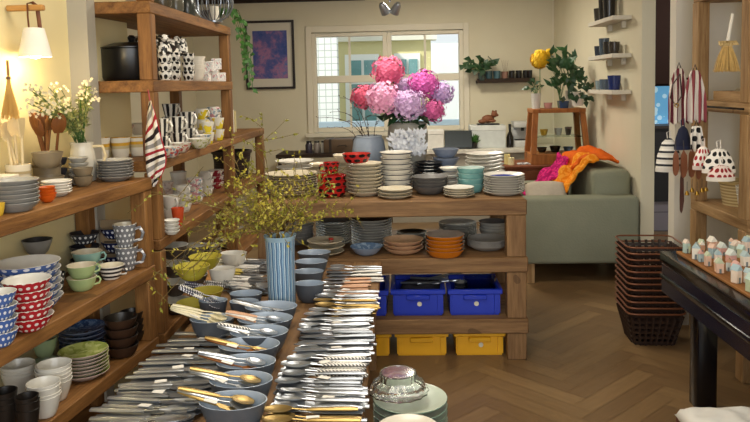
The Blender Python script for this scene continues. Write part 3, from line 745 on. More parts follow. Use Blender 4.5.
def cow_jug(loc, rz, label, sc_=1.):
    o = thing('cow_jug', label, 'jug', loc, rz); o.scale = (sc_,)*3
    bm = bmesh.new(); add_lathe(bm, [(0, 0), (.045, 0), (.055, .03), (.052, .08), (.038, .12), (.042, .15), (.038, .15), (.033, .12), (.046, .08), (0, .02)], 24); link('body', mesh('b', bm, COW), o)
    bm = bmesh.new(); add_lathe(bm, [(0, 0), (.018, .002), (.028, .02), (.024, .045), (0, .055)], 14, off=(0, 0, 0)); link('head', mesh('h', bm, COW), o, (0, -.045, .125), (.9, 0, 0))
    for s in (-1, 1): link('ear', tube('e', [(s*.02, -.05, .155), (s*.045, -.05, .165)], [.009, .004], BLACK, 6), o)
    link('handle', tube('hd', [(0, .04, .13), (0, .075, .12), (0, .08, .07), (0, .05, .04)], .006, COW, 6), o)
p = at(164, 57, Y=3.5); cow_jug((p.x, 3.5, at(164, 57, Y=3.5).z), .5, 'cow shaped jug on top of the spotted mugs by the post', .62); p = at(182, 57, Y=3.95); cow_jug((p.x, 3.95, at(184, 56, Y=3.95).z), -.3, 'cow shaped jug on top of the spotted mugs by the white cups', .62)
stack('cup', 196, 81, 20, 57, 4, F1, [glaze('#e4dfd3', '#d8d0c0'), WHITE], 'white ribbed cup', 'of white cups beside the printed boxes', 'white ribbed cups on the upper board', Yc=4.18, h=.07, ripple=(.02, 12))
PRN = blotch(('#eeece6', '#b9b9bd', '#d9a7a7'), 60, .6, .6)
for i, (x, zz, w, hh, Yc) in enumerate(((208, 0, 10, 10, 4.45), (217, 0, 9, 12, 4.6), (224, 0, 9, 9, 4.68), (211, 10, 12, 10, 4.47), (220, 12, 10, 11, 4.62))):
    p = at(x, 80, Y=Yc); s = w*Yc/F/2; z0 = F1 + zz*Yc/F
    o = thing('printed_box', ('white printed gift box beside the white ribbed cups', 'tall white printed gift box in the middle of the upper board', 'small white printed gift box by the far post', 'white printed gift box stacked above the ribbed cups side', 'topmost white printed gift box by the far post')[i], 'box', (p.x-.02, Yc, z0), .06*i)
    link('body', boxes('b', [(-s, s, -s, s, 0, hh*Yc/F*.8)], PRN, .002), o); link('lid', boxes('l', [(-s-.001, s+.001, -s-.001, s+.001, hh*Yc/F*.8, hh*Yc/F-.001)], PRN, .002), o)
# top of the tall unit
for i, (x, Yc, R, hh, c_) in enumerate(((168, 3.7, .05, .11, '#4d4638'), (181, 3.95, .045, .13, '#5d5a4e'), (192, 4.15, .05, .12, '#373a36'))):
    p = at(x, 5, Y=Yc); o = thing('storage_jar', ('dark stoneware jar on top of the tall unit by the post', 'olive stoneware jar on top of the tall unit', 'green black stoneware jar beside the wire globe')[i], 'jar', (p.x-.03, Yc, F0))
    link('body', lathe('b', [(0, 0), (R*.8, 0), (R, hh*.3), (R*.95, hh*.8), (R*.7, hh), (0, hh)], glaze('#%s' % c_[1:]), 22), o); link('lid', lathe('l', [(R*.72, hh), (R*.72, hh+.012), (.01, hh+.02), (.012, hh+.035), (0, hh+.036)], glaze(c_), 22), o)
p = at(216, 5, Y=4.45)
o = thing('wire_globe', 'round silver wire globe lantern on top of the tall unit', 'lantern', (p.x-.02, 4.47, F0))
bm = bmesh.new()
for k in range(10):
    a = k*PI/10; add_tube(bm, [(math.cos(a)*.12*math.sin(t), math.sin(a)*.12*math.sin(t), .125-.12*math.cos(t)) for t in [i*2*PI/20 for i in range(21)]], .0035, 5)
link('cage', mesh('cg', bm, STEEL2), o); link('base', lathe('b', [(0, 0), (.05, 0), (.05, .012), (0, .012)], STEEL2, 20), o); link('candle', lathe('c', [(0, .013), (.03, .013), (.03, .1), (0, .1)], plain('#d8d2c2'), 18), o)
# trailing plant at the post
o = thing('trailing_plant', 'trailing green pothos hanging from the top of the tall unit', 'plant', (-1.25, 4.72, F0))
link('pot', lathe('p', [(0, 0), (.05, 0), (.065, .1), (.06, .1), (.045, .01), (0, .01)], plain('#55524a'), 20), o)
bm = bmesh.new(); bs = bmesh.new()
for k in range(5):
    pts = [Vector((.02, .03*k-.05, .1)), Vector((.14, .06*k-.05, .12)), Vector((.17+.01*k, .11+.02*k, -.08)), Vector((.17+.012*k, .12+.02*k, -.22-.05*k))]
    add_tube(bs, pts, .002, 4)
    for q in range(14):
        t = q/13*2.98; i = int(t); b_ = pts[i].lerp(pts[min(i+1, 3)], t-i); add_leaf(bm, b_, rnd_dir()*.6 + Vector((.2, -.3, -.6)), (0, -1, .3), .05, .032)
link('foliage', mesh('f', bm, LEAF, False), o); link('stem', mesh('s', bs, LEAF), o)

# ---- tall unit: shelf F2
for i, (x, Yc) in enumerate(((101, 3.42), (118, 3.48), (136, 3.56))):
    stack('cup', x, 158, 20, 138, 1, F2, [stripes(('#e3ddcb', '#e3ddcb', '#e3ddcb', '#c9b98f', '#d6a532'), .075, 'z', .3), glaze('#d9a636')], 'white planter cup with yellow rim', ('at the end beside the grey pier', 'in the middle of the yellow rimmed row', 'next to the hanging tea towel')[i], 'yellow rimmed planter cups', Yc=Yc, foot=.75, handle=None)
stack('bowl', 121, 140, 26, 126, 1, F2, [blotch(('#e6ded0', '#c8505a', '#d8b04a'), 45, .3, .56), WHITE], 'white bowl with pink flowers', 'behind the yellow rimmed cups', None, Yc=3.8)
stack('bowl', 140, 140, 24, 124, 2, F2, [G_IV, G_IV], 'cream pudding bowl', 'of two cream bowls behind the tea towel', 'cream pudding bowls', Yc=3.95, h=.06)
ZEB = stripes(('#ece8dc', '#1c1c20'), .125, 'a', .3, .05)
for i, (x, yb, w, yt, n_, Yc) in enumerate(((163, 146, 16, 119, 2, 3.62), (178, 142, 18, 117, 2, 3.92), (189, 139, 17, 112, 2, 4.2), (172, 139, 18, 104, 3, 4.3))):
    stack('cup', x, yb, w, yt, n_, F2, [ZEB, WHITE], 'zebra striped mug', ('of zebra mugs next to the tea towel', 'of zebra mugs above the red bowls', 'of zebra mugs beside the yellow mugs', 'of zebra mugs at the back of the board')[i], 'zebra striped mugs', Yc=Yc, h=.075, name='mug', handle=-.6)
YEL = blotch(('#e9e5d6', '#e8cf2c'), 22, .3, .48); PNK = blotch(('#efece4', '#d99aa2', '#9fb5c2'), 40, .3, .56)
for i, (x, yb, w, yt, n_, Yc, mm, ds) in enumerate(((203, 137, 13, 109, 3, 4.5, YEL, 'yellow splashed mug'), (214, 135, 13, 107, 3, 4.72, PNK, 'pastel patterned mug'), (208, 141, 13, 122, 2, 4.25, YEL, 'yellow splashed beaker'), (219, 137, 12, 118, 2, 4.55, YEL, 'yellow and white beaker'), (225, 133, 11, 116, 2, 4.98, PNK, 'pastel beaker'))):
    stack('cup', x, yb, w, yt, n_, F2, [mm, WHITE], ds, 'of ' + ds + 's on the long board' if i < 2 else 'of ' + ds + 's', ds + 's', Yc=Yc, h=.07, name='mug' if i < 2 else 'beaker', cat='mug', handle=-.5 if i < 2 else None)
for i, (x, yb, w, Yc, cc) in enumerate(((170, 158, 24, 3.46, ('#e2d8c6', '#c04a46', '#7d93a6')), (181, 154, 22, 3.72, ('#ddd4c0', '#b8564c')), (191, 150, 22, 3.95, ('#d8d4bc', '#a3a65a')), (200, 146, 20, 4.15, ('#e2dccd', '#7f96b0')))):
    stack('bowl', x, yb, w, yb-11, 2, F2, [blotch(cc, 50, .3, .52), WHITE], 'patterned cereal bowl', ('of red patterned bowls beside the tea towel', 'of rust patterned bowls', 'of olive patterned bowls', 'of blue patterned bowls by the beakers')[i], ('red patterned bowls', 'rust patterned bowls', 'olive patterned bowls', 'blue patterned bowls')[i], Yc=Yc, h=.05)
# books and a cow figure at the far end of F2
for i in range(5):
    p = at(238+i*3.2, 131, Y=5.3+.06*i); c_ = ('#e6e0cc', '#2f2d2c', '#d9c994', '#eee9dc', '#cfc08a')[i]
    o = thing('cook_book', ('cream book first in the row on the long board', 'black book second in the row on the long board', 'straw coloured book in the middle of the row', 'white book fourth in the row on the long board', 'yellowish book last in the row at the board end')[i], 'book', (-1.36 + .0*i, 5.12+.075*i, F2), 0, 'books on the long board')
    link('cover', boxes('c', [(-.085, .085, -.017, -.014, 0, .16+.01*(i % 2)), (-.085, .085, .014, .017, 0, .16+.01*(i % 2)), (.082, .085, -.014, .014, 0, .16+.01*(i % 2))], plain(c_, .6)), o); link('pages', boxes('p', [(-.083, .0815, -.0138, .0138, .003, .155)], plain('#e8e2d0', .8)), o)
p = at(236, 110, Y=4.9)
cow_jug((-1.33, 4.97, F2), .6, 'tall cow print pitcher beside the books')
# hanging tea towel
o = thing('tea_towel', 'striped tea towel in red, grey, black and white hanging from the tall unit', 'towel', (0, 0, 0))
p0 = at(148, 95, Y=3.27)
n = NT('m_towel'); uv = n.n('ShaderNodeUVMap'); uv.uv_map = 'uv'; x_ = n.n('ShaderNodeSeparateXYZ'); n.l(uv.outputs[0], x_.inputs[0])
f = n.math('MULTIPLY', n.math('FRACT', n.math('MULTIPLY', x_.outputs[1], 3.1)), 6); col = hexc('#e6dfd4')
for thr, c_ in ((1., '#2b2224'), (2., '#e6dfd4'), (3., '#8f8a86'), (4.2, '#e3dcd2'), (5.2, '#9b2a34')): col = n.mix(n.math('GREATER_THAN', f, thr), col, hexc(c_))
edge = n.math('GREATER_THAN', n.math('ABSOLUTE', n.math('SUBTRACT', x_.outputs[0], .5)), .45); MTOW = n.fin(n.mix(edge, col, hexc('#9b2a34')), .9, 0, n.noise(200), .3, .1)
def towel(pts_l, pts_r, dep, mat):
    bm = bmesh.new(); uvl = bm.loops.layers.uv.new('uv'); N, K = len(pts_l), 9; g = []
    for i in range(N):
        row = []
        for k in range(K):
            t = k/(K-1); a = Vector(pts_l[i]).lerp(Vector(pts_r[i]), t); a.y += dep*math.sin(t*PI*4 + i*.5)*min(1, i/2)
            row.append(bm.verts.new(a))
        g.append(row)
    for i in range(N-1):
        for k in range(K-1):
            fc = bm.faces.new((g[i][k], g[i][k+1], g[i+1][k+1], g[i+1][k]))
            for lp_, (a, b) in zip(fc.loops, ((i, k), (i, k+1), (i+1, k+1), (i+1, k))): lp_[uvl].uv = (b/(K-1), a/(N-1) + b*.02)
    return mesh('tw', bm, mat, True, 180)
L_ = [(149, 100), (146, 120), (144, 140), (143, 147), (145, 160), (145, 172), (152, 187)]; R_ = [(151, 100), (157, 118), (161, 140), (165, 152), (166, 160), (165, 170), (154, 188)]
lo_ = link('cloth', towel([at(a, b, Y=3.25) for a, b in L_], [at(a, b, Y=3.20) for a, b in R_], .018, MTOW), o); cloth(lo_, .005, 2)
link('loop', tube('lp', [at(148, 90, Y=3.27), at(150, 101, Y=3.23)], .003, plain('#9b2a34')), o)

# ---- tall unit: shelf F3 (white mugs) and F4
for i, (x, yb, w, yt, n_, Yc, mm, ds, pl) in enumerate((
    (172, 222, 19, 196, 2, 3.75, WHITE, 'plain white mug', 'of plain white mugs nearest the tea towel'.replace('nearest', 'below')), (184, 215, 18, 186, 3, 4.05, WHITE, 'plain white mug', 'of three plain white mugs on the lower long board'),
    (196, 209, 17, 178, 3, 4.35, PNK, 'pale patterned mug', 'of pale patterned mugs on the lower long board'), (207, 204, 16, 172, 3, 4.66, WHITE, 'tall white mug', 'of tall white mugs behind the twigs'),
    (217, 198, 15, 170, 3, 5.0, blotch(('#e9e2da', '#a8283a'), 40, .3, .5), 'red patterned mug', 'of red patterned mugs behind the twigs'), (227, 194, 15, 170, 3, 5.3, blotch(('#e9e2da', '#8a2234'), 40, .3, .5), 'crimson patterned mug', 'of crimson patterned mugs at the board end'),
    (180, 205, 17, 172, 3, 4.5, WHITE, 'white beaker', 'of white beakers at the back of the board'), (166, 210, 17, 182, 3, 4.2, blotch(('#d9cfc8', '#b9a5a0'), 30, .3), 'rosy grey beaker', 'of rosy grey beakers at the back'))):
    stack('cup', x, yb, w, yt, n_, F3, [mm, WHITE], ds, pl, ds + ' stack', Yc=Yc, h=.08, name='mug', handle=-.7 if i < 6 else None)
stack('plate', 172, 234, 16, 220, 4, F3, [WHITE, WHITE], 'small white plate', 'of small white plates at the end of the lower board', 'small white plates', Yc=3.42, h=.018)
stack('bowl', 178, 216, 13, 208, 1, F3, [glaze('#d2542e'), glaze('#d2542e')], 'small coral red bowl', 'among the white mugs', None, Yc=3.62)
for i, (x, Yc, c_) in enumerate(((176, 3.6, '#4b4038'), (196, 4.1, '#6f6a60'), (212, 4.6, '#3a3c40'), (228, 5.1, '#7d7468'), (238, 5.5, '#4f4a44'))):
    stack('bowl', x, 300, 30*3.6/Yc, 245, 4, F4, [glaze(c_), G_GREYL], 'mixing bowl', ('of dark brown mixing bowls', 'of grey mixing bowls', 'of charcoal mixing bowls', 'of taupe mixing bowls', 'of umber mixing bowls')[i] + ' on the lowest board', ('dark brown', 'grey', 'charcoal', 'taupe', 'umber')[i] + ' mixing bowls', Yc=Yc, h=.07)
# basket at the end of the tall unit
o = thing('wicker_basket', 'dark wicker basket under the end of the tall unit', 'basket', (-1.36, 5.6, F3))
link('body', lathe('b', [(0, 0), (.12, 0), (.15, .2), (.142, .2), (.115, .01), (0, .01)], stripes(('#3b2a1c', '#22170f'), .02, 'z', .8), 24), o); link('rim', lathe('r', [(.14, .195), (.158, .195), (.158, .215), (.14, .215), (.14, .195)], plain('#33241a', .7), 24), o)

# ------------------------------------------------------------------ island crockery
IP = lambda a: a
stack('plate', 292, 197, 53, 173, 9, I0, [glaze('#c9bca0', '#b7a98c', .4), glaze('#d8cdb4', '#c8bb9e', .4)], 'beige stoneware plate', 'of beige plates at the twig end of the island', 'beige stoneware plates', h=.022)
stack('plate', 294, 180, 40, 162, 5, I0, [WHITE, WHITE], 'off white plate', 'of off white plates behind the beige ones', 'off white plates', Yc=4.6)
stack('plate', 316, 178, 24, 164, 4, I0, [CREAM, CREAM], 'cream side plate', 'of cream side plates behind the red spotted bowls', 'cream side plates', Yc=4.55)
RB = dots('#b51f1f', '#1a1012', 9, .03, .36)
stack('bowl', 332, 198, 30, 175, 3, I0, [RB, glaze('#b51f1f')], 'red bowl with black spots', 'of ladybird bowls on the island', 'red bowls with black spots', h=.06, p=.4, foot=.7)
_p, _ = spot(332, 198, I0, 30, None, .5)
zt = at(332, 175, Y=_p.y).z
stack('cup', 332, 178, 17, 163, 1, zt, [RB, glaze('#b51f1f')], 'red cup with black spots', 'sitting on top of the ladybird bowls', None, Yc=_p.y, handle=PI+.2)
stack('plate', 361, 197, 36, 163, 9, I0, [glaze('#d5cbb4', '#c6bca4', .3), CREAM], 'cream dinner plate', 'of cream plates under the red spotted dish', 'cream dinner plates', h=.028)
_p, _ = spot(361, 197, I0, 36, None, .62)
stack('bowl', 357, 166, 29, 156, 1, at(361, 163, Y=_p.y).z + .004, [RB, glaze('#c43a30')], 'shallow red dish with black spots', 'on top of the cream dinner plates', None, Yc=_p.y, foot=.75)
stack('bowl', 334, 172, 32, 154, 3, I0, [CREAM, CREAM], 'large cream bowl', 'of cream bowls behind the ladybird bowls', 'large cream bowls', Yc=4.62, h=.06)
stack('bowl', 394, 190, 33, 152, 7, I0, [stripes(('#e2dcce', '#e2dcce', '#e2dcce', '#2b2f3b'), .028, 'z', .3), WHITE], 'white bowl', 'of dark rimmed bowls in front of the hydrangea vase', 'white bowls with dark rim line', h=.06, p=.8, foot=.6, Yc=4.42)
stack('plate', 395, 198, 35, 187, 3, I0, [CREAM, CREAM], 'small cream saucer', 'of cream saucers before the dark rimmed bowls', 'small cream saucers', h=.018)
stack('bowl', 429, 195, 37, 176, 4, I0, [glaze('#4c4b4c', '#6f6d6a', .45), glaze('#8a8886', '#6a6866', .45)], 'rough charcoal stoneware bowl', 'of charcoal bowls at the island edge', 'rough charcoal bowls', h=.05, ripple=(.015, 14))
stack('plate', 428, 184, 28, 162, 8, I0, [G_DARK, G_DARK], 'black slate plate', 'of black plates behind the charcoal bowls', 'black slate plates', Yc=4.6)
stack('bowl', 445, 178, 27, 149, 4, I0, [glaze('#8792a6', '#6c7890', .3), glaze('#9aa5b6')], 'blue grey bowl', 'of blue grey bowls beside the hydrangeas', 'blue grey bowls', Yc=4.72, h=.06)
stack('plate', 447, 180, 22, 168, 4, I0, [WHITE, WHITE], 'white saucer with speckles', 'of speckled saucers between charcoal and teal bowls', 'speckled white saucers', Yc=4.46)
stack('plate', 459, 198, 31, 187, 4, I0, [CREAM, WHITE], 'cream dessert plate', 'of cream dessert plates before the teal bowls', 'cream dessert plates', h=.016)
stack('bowl', 467, 192, 28, 168, 4, I0, [glaze('#78a9a6', '#5d9392', .2), glaze('#c5d8d2')], 'teal glazed bowl', 'of teal bowls on the island', 'teal glazed bowls', h=.055, p=.5, foot=.65, Yc=4.36)
stack('plate', 485, 180, 39, 153, 9, I0, [WHITE, WHITE], 'plain white dinner plate', 'of plain white plates behind the blue centred ones', 'plain white dinner plates', Yc=4.7)
n = NT('m_bluecentre'); x_ = n.n('ShaderNodeSeparateXYZ'); n.l(n.coord(), x_.inputs[0]); rr = n.math('SQRT', n.math('ADD', n.math('MULTIPLY', x_.outputs[0], x_.outputs[0]), n.math('MULTIPLY', x_.outputs[1], x_.outputs[1])))
MBC = n.fin(n.mix(n.math('LESS_THAN', rr, .088), hexc('#e2dfd6'), hexc('#2b3c8c')), .2)
stack('plate', 501, 196, 41, 174, 8, I0, [glaze('#d9d5ca'), MBC], 'white plate with a blue centre', 'of blue centred plates at the island corner', 'white plates with blue centres', h=.022)
# boxes, jugs behind the stacks on the island
def gift(nm, label, x, yb, Y, w, hh, z, c_, c2, cat='box', dep=.12):
    p = at(x, yb, Y=Y); s = w*Y/F/2; o = thing(nm, label, cat, (p.x, Y, z), 0); t = hh*Y/F
    link('body', boxes('b', [(-s, s, -dep/2, dep/2, 0, t*.78)], plain(c_, .6), .003), o); link('lid', boxes('l', [(-s-.003, s+.003, -dep/2-.003, dep/2+.003, t*.78+.0005, t)], plain(c2, .6), .003), o)
    return o

# hydrangea vase and crumpled paper
HV = Vector((at(408, 150, Y=4.78).x, 4.78, I0))
o = thing('stone_vase', 'grey stoneware vase filled with hydrangeas', 'vase', HV)
hz = at(408, 124, Y=4.78).z - I0
link('body', lathe('b', [(0, 0), (.08, 0), (.10, hz*.2), (.13, hz*.6), (.135, hz*.8), (.125, hz), (.117, hz), (.125, hz*.8), (.09, hz*.2), (0, .02)], glaze('#b0ada2', '#9a978c', .6), 32), o)
link('rim', lathe('r', [(.117, hz), (.128, hz), (.13, hz+.012), (.119, hz+.012), (.117, hz)], glaze('#a3a096', '#8a887e', .6), 32), o)
bm = bmesh.new()
for k in range(300):
    a = random.random()*2*PI; r_ = .09*random.random()**.5; z_ = random.uniform(.0, .15)
    add_leaf(bm, (r_*1.3*math.cos(a), r_*.6*math.sin(a), z_), rnd_dir() + Vector((0, -.3, 1.)), (0, -1, .2), .042, .024)
p = at(409, 168, Y=4.56)
tag(link('crumpled_paper', mesh('cp', bm, plain('#dfe3ea', .7, 0, .05), False), None, (p.x, 4.6, at(407, 156, Y=4.6).z)), 'frilly white paper tuft standing in front of the grey vase', 'paper')
stack('plate', 409, 190, 20, 162, 10, I0, [WHITE, G_GREYL], 'greyish plate', 'of greyish plates carrying the frilly white paper', 'greyish plates below the paper', Yc=4.6)
# blue grey pot with bare twigs
BP = Vector((at(369, 160, Y=4.72).x, 4.74, I0)); hb = at(369, 137, Y=4.74).z - I0
o = thing('round_pot', 'pale blue grey round pot with bare twigs behind the cream plates', 'vase', BP)
link('body', lathe('b', [(0, 0), (.07, 0), (.1, hb*.3), (.115, hb*.65), (.1, hb*.93), (.085, hb), (.078, hb), (.09, hb*.9), (.1, hb*.6), (0, .03)], glaze('#97a3b3', '#8592a4', .4), 30), o)
link('rim', lathe('r', [(.078, hb), (.088, hb), (.088, hb+.01), (.08, hb+.01), (.078, hb)], glaze('#aab4c0'), 30), o)
for i, (x, y) in enumerate(((318, 118), (332, 112), (345, 122), (352, 108), (330, 128), (365, 118), (378, 122), (340, 98))):
    tip = at(x, y, Y=4.7 + .02*(i % 4)); b_ = BP + Vector((.03*math.cos(i), .03*math.sin(i), hb*.5)); dv = tip - b_
    o = thing('bare_twig', 'thin bare dark twig in the blue grey pot', 'twig', b_, 0, 'bare twigs in the blue grey pot')
    pts = bez((0, 0, 0), (dv.x*.2, dv.y*.5, dv.z*.9+.06), dv, 9); bm = bmesh.new(); add_tube(bm, pts, [.003 - .0002*k for k in range(9)], 5); link('stem', mesh('s', bm, plain('#4b3a2a', .8)), o)
    bm = bmesh.new()
    for k in range(3, 9):
        q = pts[k] + rnd_dir()*.02; add_tube(bm, [pts[k], q], [.0015, .001], 4); add_lathe(bm, [(0, -.004), (.004, 0), (0, .004)], 6, off=q)
    link('bud', mesh('bd', bm, plain('#3d3022', .8)), o)
# hydrangeas
def bloom(x, y, wpx, Y, c1, c2, label):
    c = at(x, y, Y=Y); R = wpx*Y/F/2; nk = (HV + Vector((random.uniform(-.05, .05), random.uniform(-.04, .04), hz*.6)))
    o = thing('hydrangea', label, 'flower', nk); rel = c - nk
    link('stem', tube('st', bez((0, 0, 0), (rel.x*.3, rel.y*.3, rel.z*.8), rel), .005, LEAF, 6), o)
    bm = bmesh.new()
    Nf = 150; R *= 1.02
    for i in range(Nf):
        zz = 1-2*(i+.5)/Nf; a = i*2.39996; rr_ = math.sqrt(1-zz*zz); nn = Vector((rr_*math.cos(a), rr_*math.sin(a), zz*.88))
        b_ = rel + nn*R*(.74 + .28*random.random()); nn = (nn.normalized() + rnd_dir()*.35).normalized(); t1 = nn.orthogonal().normalized(); t2 = nn.cross(t1); ph = random.random()*6; s_ = R*.175
        for k in range(4):
            aa = ph + k*PI/2; dr = t1*math.cos(aa) + t2*math.sin(aa) + nn*.25; add_leaf(bm, b_, dr, nn, s_, s_*.95)
    r = bmesh.ops.create_icosphere(bm, subdivisions=2, radius=R*.72)
    for v in r['verts']: v.co = Vector((v.co.x, v.co.y, v.co.z*.88)) + rel
    n = NT('m_petal'); f = n.noise(16, 3); g_ = n.noise(60, 2)
    link('florets', mesh('fl', bm, n.fin(n.mix(n.math('ADD', n.math('MULTIPLY', f, .6), n.math('MULTIPLY', g_, .4)), hexc(c1), hexc(c2)), .7, 0, None, .3, .2), False), o)
    bm = bmesh.new()
    for k in range(3):
        a = random.uniform(0, 6); add_leaf(bm, rel*.62, Vector((math.cos(a), math.sin(a)-.4, .1)), (0, 0, 1), .12, .07, 0, .3)
    link('leaf', mesh('lf', bm, LEAFD, False), o)
for a in ((388, 71, 34, 4.74, '#cc3f70', '#f28fae', 'coral pink hydrangea head at the top of the bouquet'), (364, 97, 28, 4.78, '#c23a62', '#ec7f98', 'deep pink hydrangea head beside the pale pink one'), (383, 98, 37, 4.62, '#de86b4', '#f6c6de', 'pale pink hydrangea head in the front of the bouquet'),
          (408, 104, 37, 4.6, '#b58ac0', '#dcc0e0', 'large lilac hydrangea head in the middle of the bouquet'), (424, 84, 32, 4.76, '#c2359a', '#ea86cc', 'magenta hydrangea head above the green leaf'), (441, 93, 27, 4.8, '#b48ac8', '#dcc4ea', 'lilac hydrangea head at the outer side of the bouquet'),
          (433, 111, 27, 4.72, '#b23a80', '#dd7aa8', 'dark rose hydrangea head hanging over the vase rim'), (404, 88, 26, 4.9, '#a986b8', '#cdb4d4', 'muted lilac hydrangea head at the back of the bouquet')): bloom(*a)
bm = bmesh.new()
for k in range(26):
    a = random.uniform(0, 2*PI); add_leaf(bm, Vector((.10*math.cos(a), .07*math.sin(a)-.02, hz-.0 + random.uniform(.03, .09))), Vector((math.cos(a), math.sin(a), random.uniform(-.3, .5))), (0, 0, 1), .12, .075, 0, .3)
o = thing('leafy_collar', 'dark green hydrangea leaves ringing the mouth of the grey vase', 'leaves', HV); link('foliage', mesh('f', bm, LEAFD, False), o)

# second island shelf
stack('bowl', 404, 264, 41, 239, 3, I1, [glaze('#d3ac86', '#c0987a', .4), glaze('#dcb994', '#c89f7c', .4, .5)], 'peach stoneware bowl', 'of peach bowls beside the orange ones', 'peach stoneware bowls', h=.034, foot=.6, Yc=4.235)
stack('bowl', 445, 259, 40, 234, 5, I1, [glaze('#dd7f1a', '#cf7212', .25), glaze('#9d8f82', '#7d7168')], 'bright orange bowl with grey inside', 'of orange bowls on the middle shelf', 'bright orange bowls', h=.042, p=.85, foot=.72)
stack('plate', 487, 256, 41, 238, 7, I1, [glaze('#94918c', '#7e7b77', .4), glaze('#a19e98', '#8a8782', .4)], 'ribbed grey plate', 'of ribbed grey plates beside the orange bowls', 'ribbed grey plates', h=.03, Yc=4.3)
stack('bowl', 494, 245, 30, 221, 4, I1, [G_GREYL, glaze('#6e6c6c')], 'light grey bowl', 'of light grey bowls behind the ribbed plates', 'light grey bowls', Yc=4.6, h=.055)
stack('plate', 458, 250, 38, 222, 9, I1, [G_GREYL, G_GREYL], 'light grey plate', 'of light grey plates behind the orange bowls', 'light grey plates', Yc=4.62)
stack('plate', 412, 248, 31, 232, 5, I1, [G_GREYL, G_BLK], 'grey plate with black face', 'of black faced plates behind the peach bowls', 'black faced plates', Yc=4.56, h=.02)
stack('bowl', 418, 232, 0, 0, 0, I1, [G_GREYL, G_GREYL], '', '', None) if False else None
stack('plate', 372, 256, 42, 218, 10, I1, [G_GREYL, glaze('#5c4a3c')], 'stone grey plate with brown face', 'of stone grey plates beside the cutlery', 'stone grey plates with brown face', h=.026, Yc=4.42)
stack('plate', 335, 252, 38, 221, 9, I1, [G_GREYL, glaze('#7a7a76')], 'stone plate', 'of stone plates behind the twigs', 'stone plates behind the twigs', Yc=4.5)
stack('bowl', 369, 246, 33, 237, 1, I1, [glaze('#8d9bb0'), blotch(('#5f7896', '#8fa3ba'), 40, .25)], 'pale bowl with a blue inside', 'before the stone grey plates', None, Yc=4.2, h=.05)
stack('plate', 326, 250, 38, 240, 3, I1, [CREAM, CREAM], 'cream oval plate', 'of cream plates under the small red jar', 'cream plates under the red jar', Yc=4.22)
_q = at(331, 240, Y=4.22)
o = thing('jam_jar', 'tiny red lidded jar on the cream plates', 'jar', (_q.x, 4.22, I1+.066)); link('body', lathe('b', [(0, 0), (.014, 0), (.016, .012), (.013, .02), (0, .02)], glass('#e8c8c0'), 14), o); link('lid', lathe('b', [(0, .0205), (.015, .0205), (.015, .029), (0, .03)], plain('#b03020', .4), 14), o)
stack('bowl', 300, 252, 30, 224, 4, I1, [G_GREY, G_GREYL], 'grey noodle bowl', 'of noodle bowls in the shade behind the blue vase', 'grey noodle bowls', Yc=4.5, h=.06)
# crates
def crate(label, x0, x1, y, z, hh, c_, rim, badge, Y0, group, fill=None):
    a = at(x0, y, Y=Y0).x; b = at(x1, y, Y=Y0).x; w = (b-a)/2; D = .36; o = thing('plastic_crate', label, 'crate', ((a+b)/2, Y0 + D/2, z), 0, group)
    m = plain(c_, .35, 0, .06, 8); t = .012; bm = bmesh.new()
    for bx in ((-w+.02, w-.02, -D/2+.02, D/2-.02, .0, .012), (-w+.014, w-.014, -D/2+.012, -D/2+.012+t, .013, hh-.03), (-w+.014, w-.014, D/2-.012-t, D/2-.012, .013, hh-.03), (-w+.014, -w+.014+t, -D/2+.025, D/2-.025, .013, hh-.03), (w-.014-t, w-.014, -D/2+.025, D/2-.025, .013, hh-.03)): add_box(bm, *bx)
    link('body', mesh('b', bm, m), o)
    bm = bmesh.new()
    for bx in ((-w, w, -D/2, -D/2+.024, hh-.029, hh), (-w, w, D/2-.024, D/2, hh-.029, hh), (-w, -w+.024, -D/2+.0245, D/2-.0245, hh-.029, hh), (w-.024, w, -D/2+.0245, D/2-.0245, hh-.029, hh)): add_box(bm, *bx, bev=.004)
    for s in (-1, 1): add_box(bm, s*(w-.035)-.012, s*(w-.035)+.012, -D/2+.001, -D/2+.0115, .02, hh-.03)
    link('rim', mesh('r', bm, m), o)
    bm = bmesh.new(); add_box(bm, -w*.42, w*.42, -D/2-.006, -D/2+.011, hh-.06, hh-.031, bev=.004); link('handle', mesh('h', bm, m), o)
    if badge: link('sticker', lathe('s', [(0, 0), (.014, 0), (.014, .002), (0, .002)], plain('#d9d5c0', .6), 16), o, (w*.05, -D/2+.0115, hh*.45), (PI/2, 0, 0))
    return o
CB = []
CB.append(crate('blue plastic crate below the peach bowls, filled with odd utensils', 391, 446, 319, I2, .158, '#1a35b4', 1, True, 4.13, 'blue crates'))
CB.append(crate('blue plastic crate at the end of the shelf below the grey plates', 448, 503, 319, I2, .156, '#1a35b4', 1, True, 4.13, 'blue crates'))
CB.append(crate('blue plastic crate half hidden behind the cutlery table', 345, 389, 320, I2, .154, '#1a35b4', 1, False, 4.13, 'blue crates'))
crate('yellow plastic crate on the floor below the first blue crate', 395, 449, 361, 0, .146, '#eeb020', 1, False, 4.14, 'yellow crates')
crate('yellow plastic crate with a round sticker at the island corner', 457, 511, 361, 0, .146, '#eeb020', 1, True, 4.14, 'yellow crates') if False else crate('yellow plastic crate with a round sticker at the island corner', 454, 506, 361, 0, .146, '#eeb020', 1, True, 4.14, 'yellow crates')
crate('yellow plastic crate half hidden under the cutlery table end', 345, 392, 361, 0, .146, '#eeb020', 1, False, 4.14, 'yellow crates')
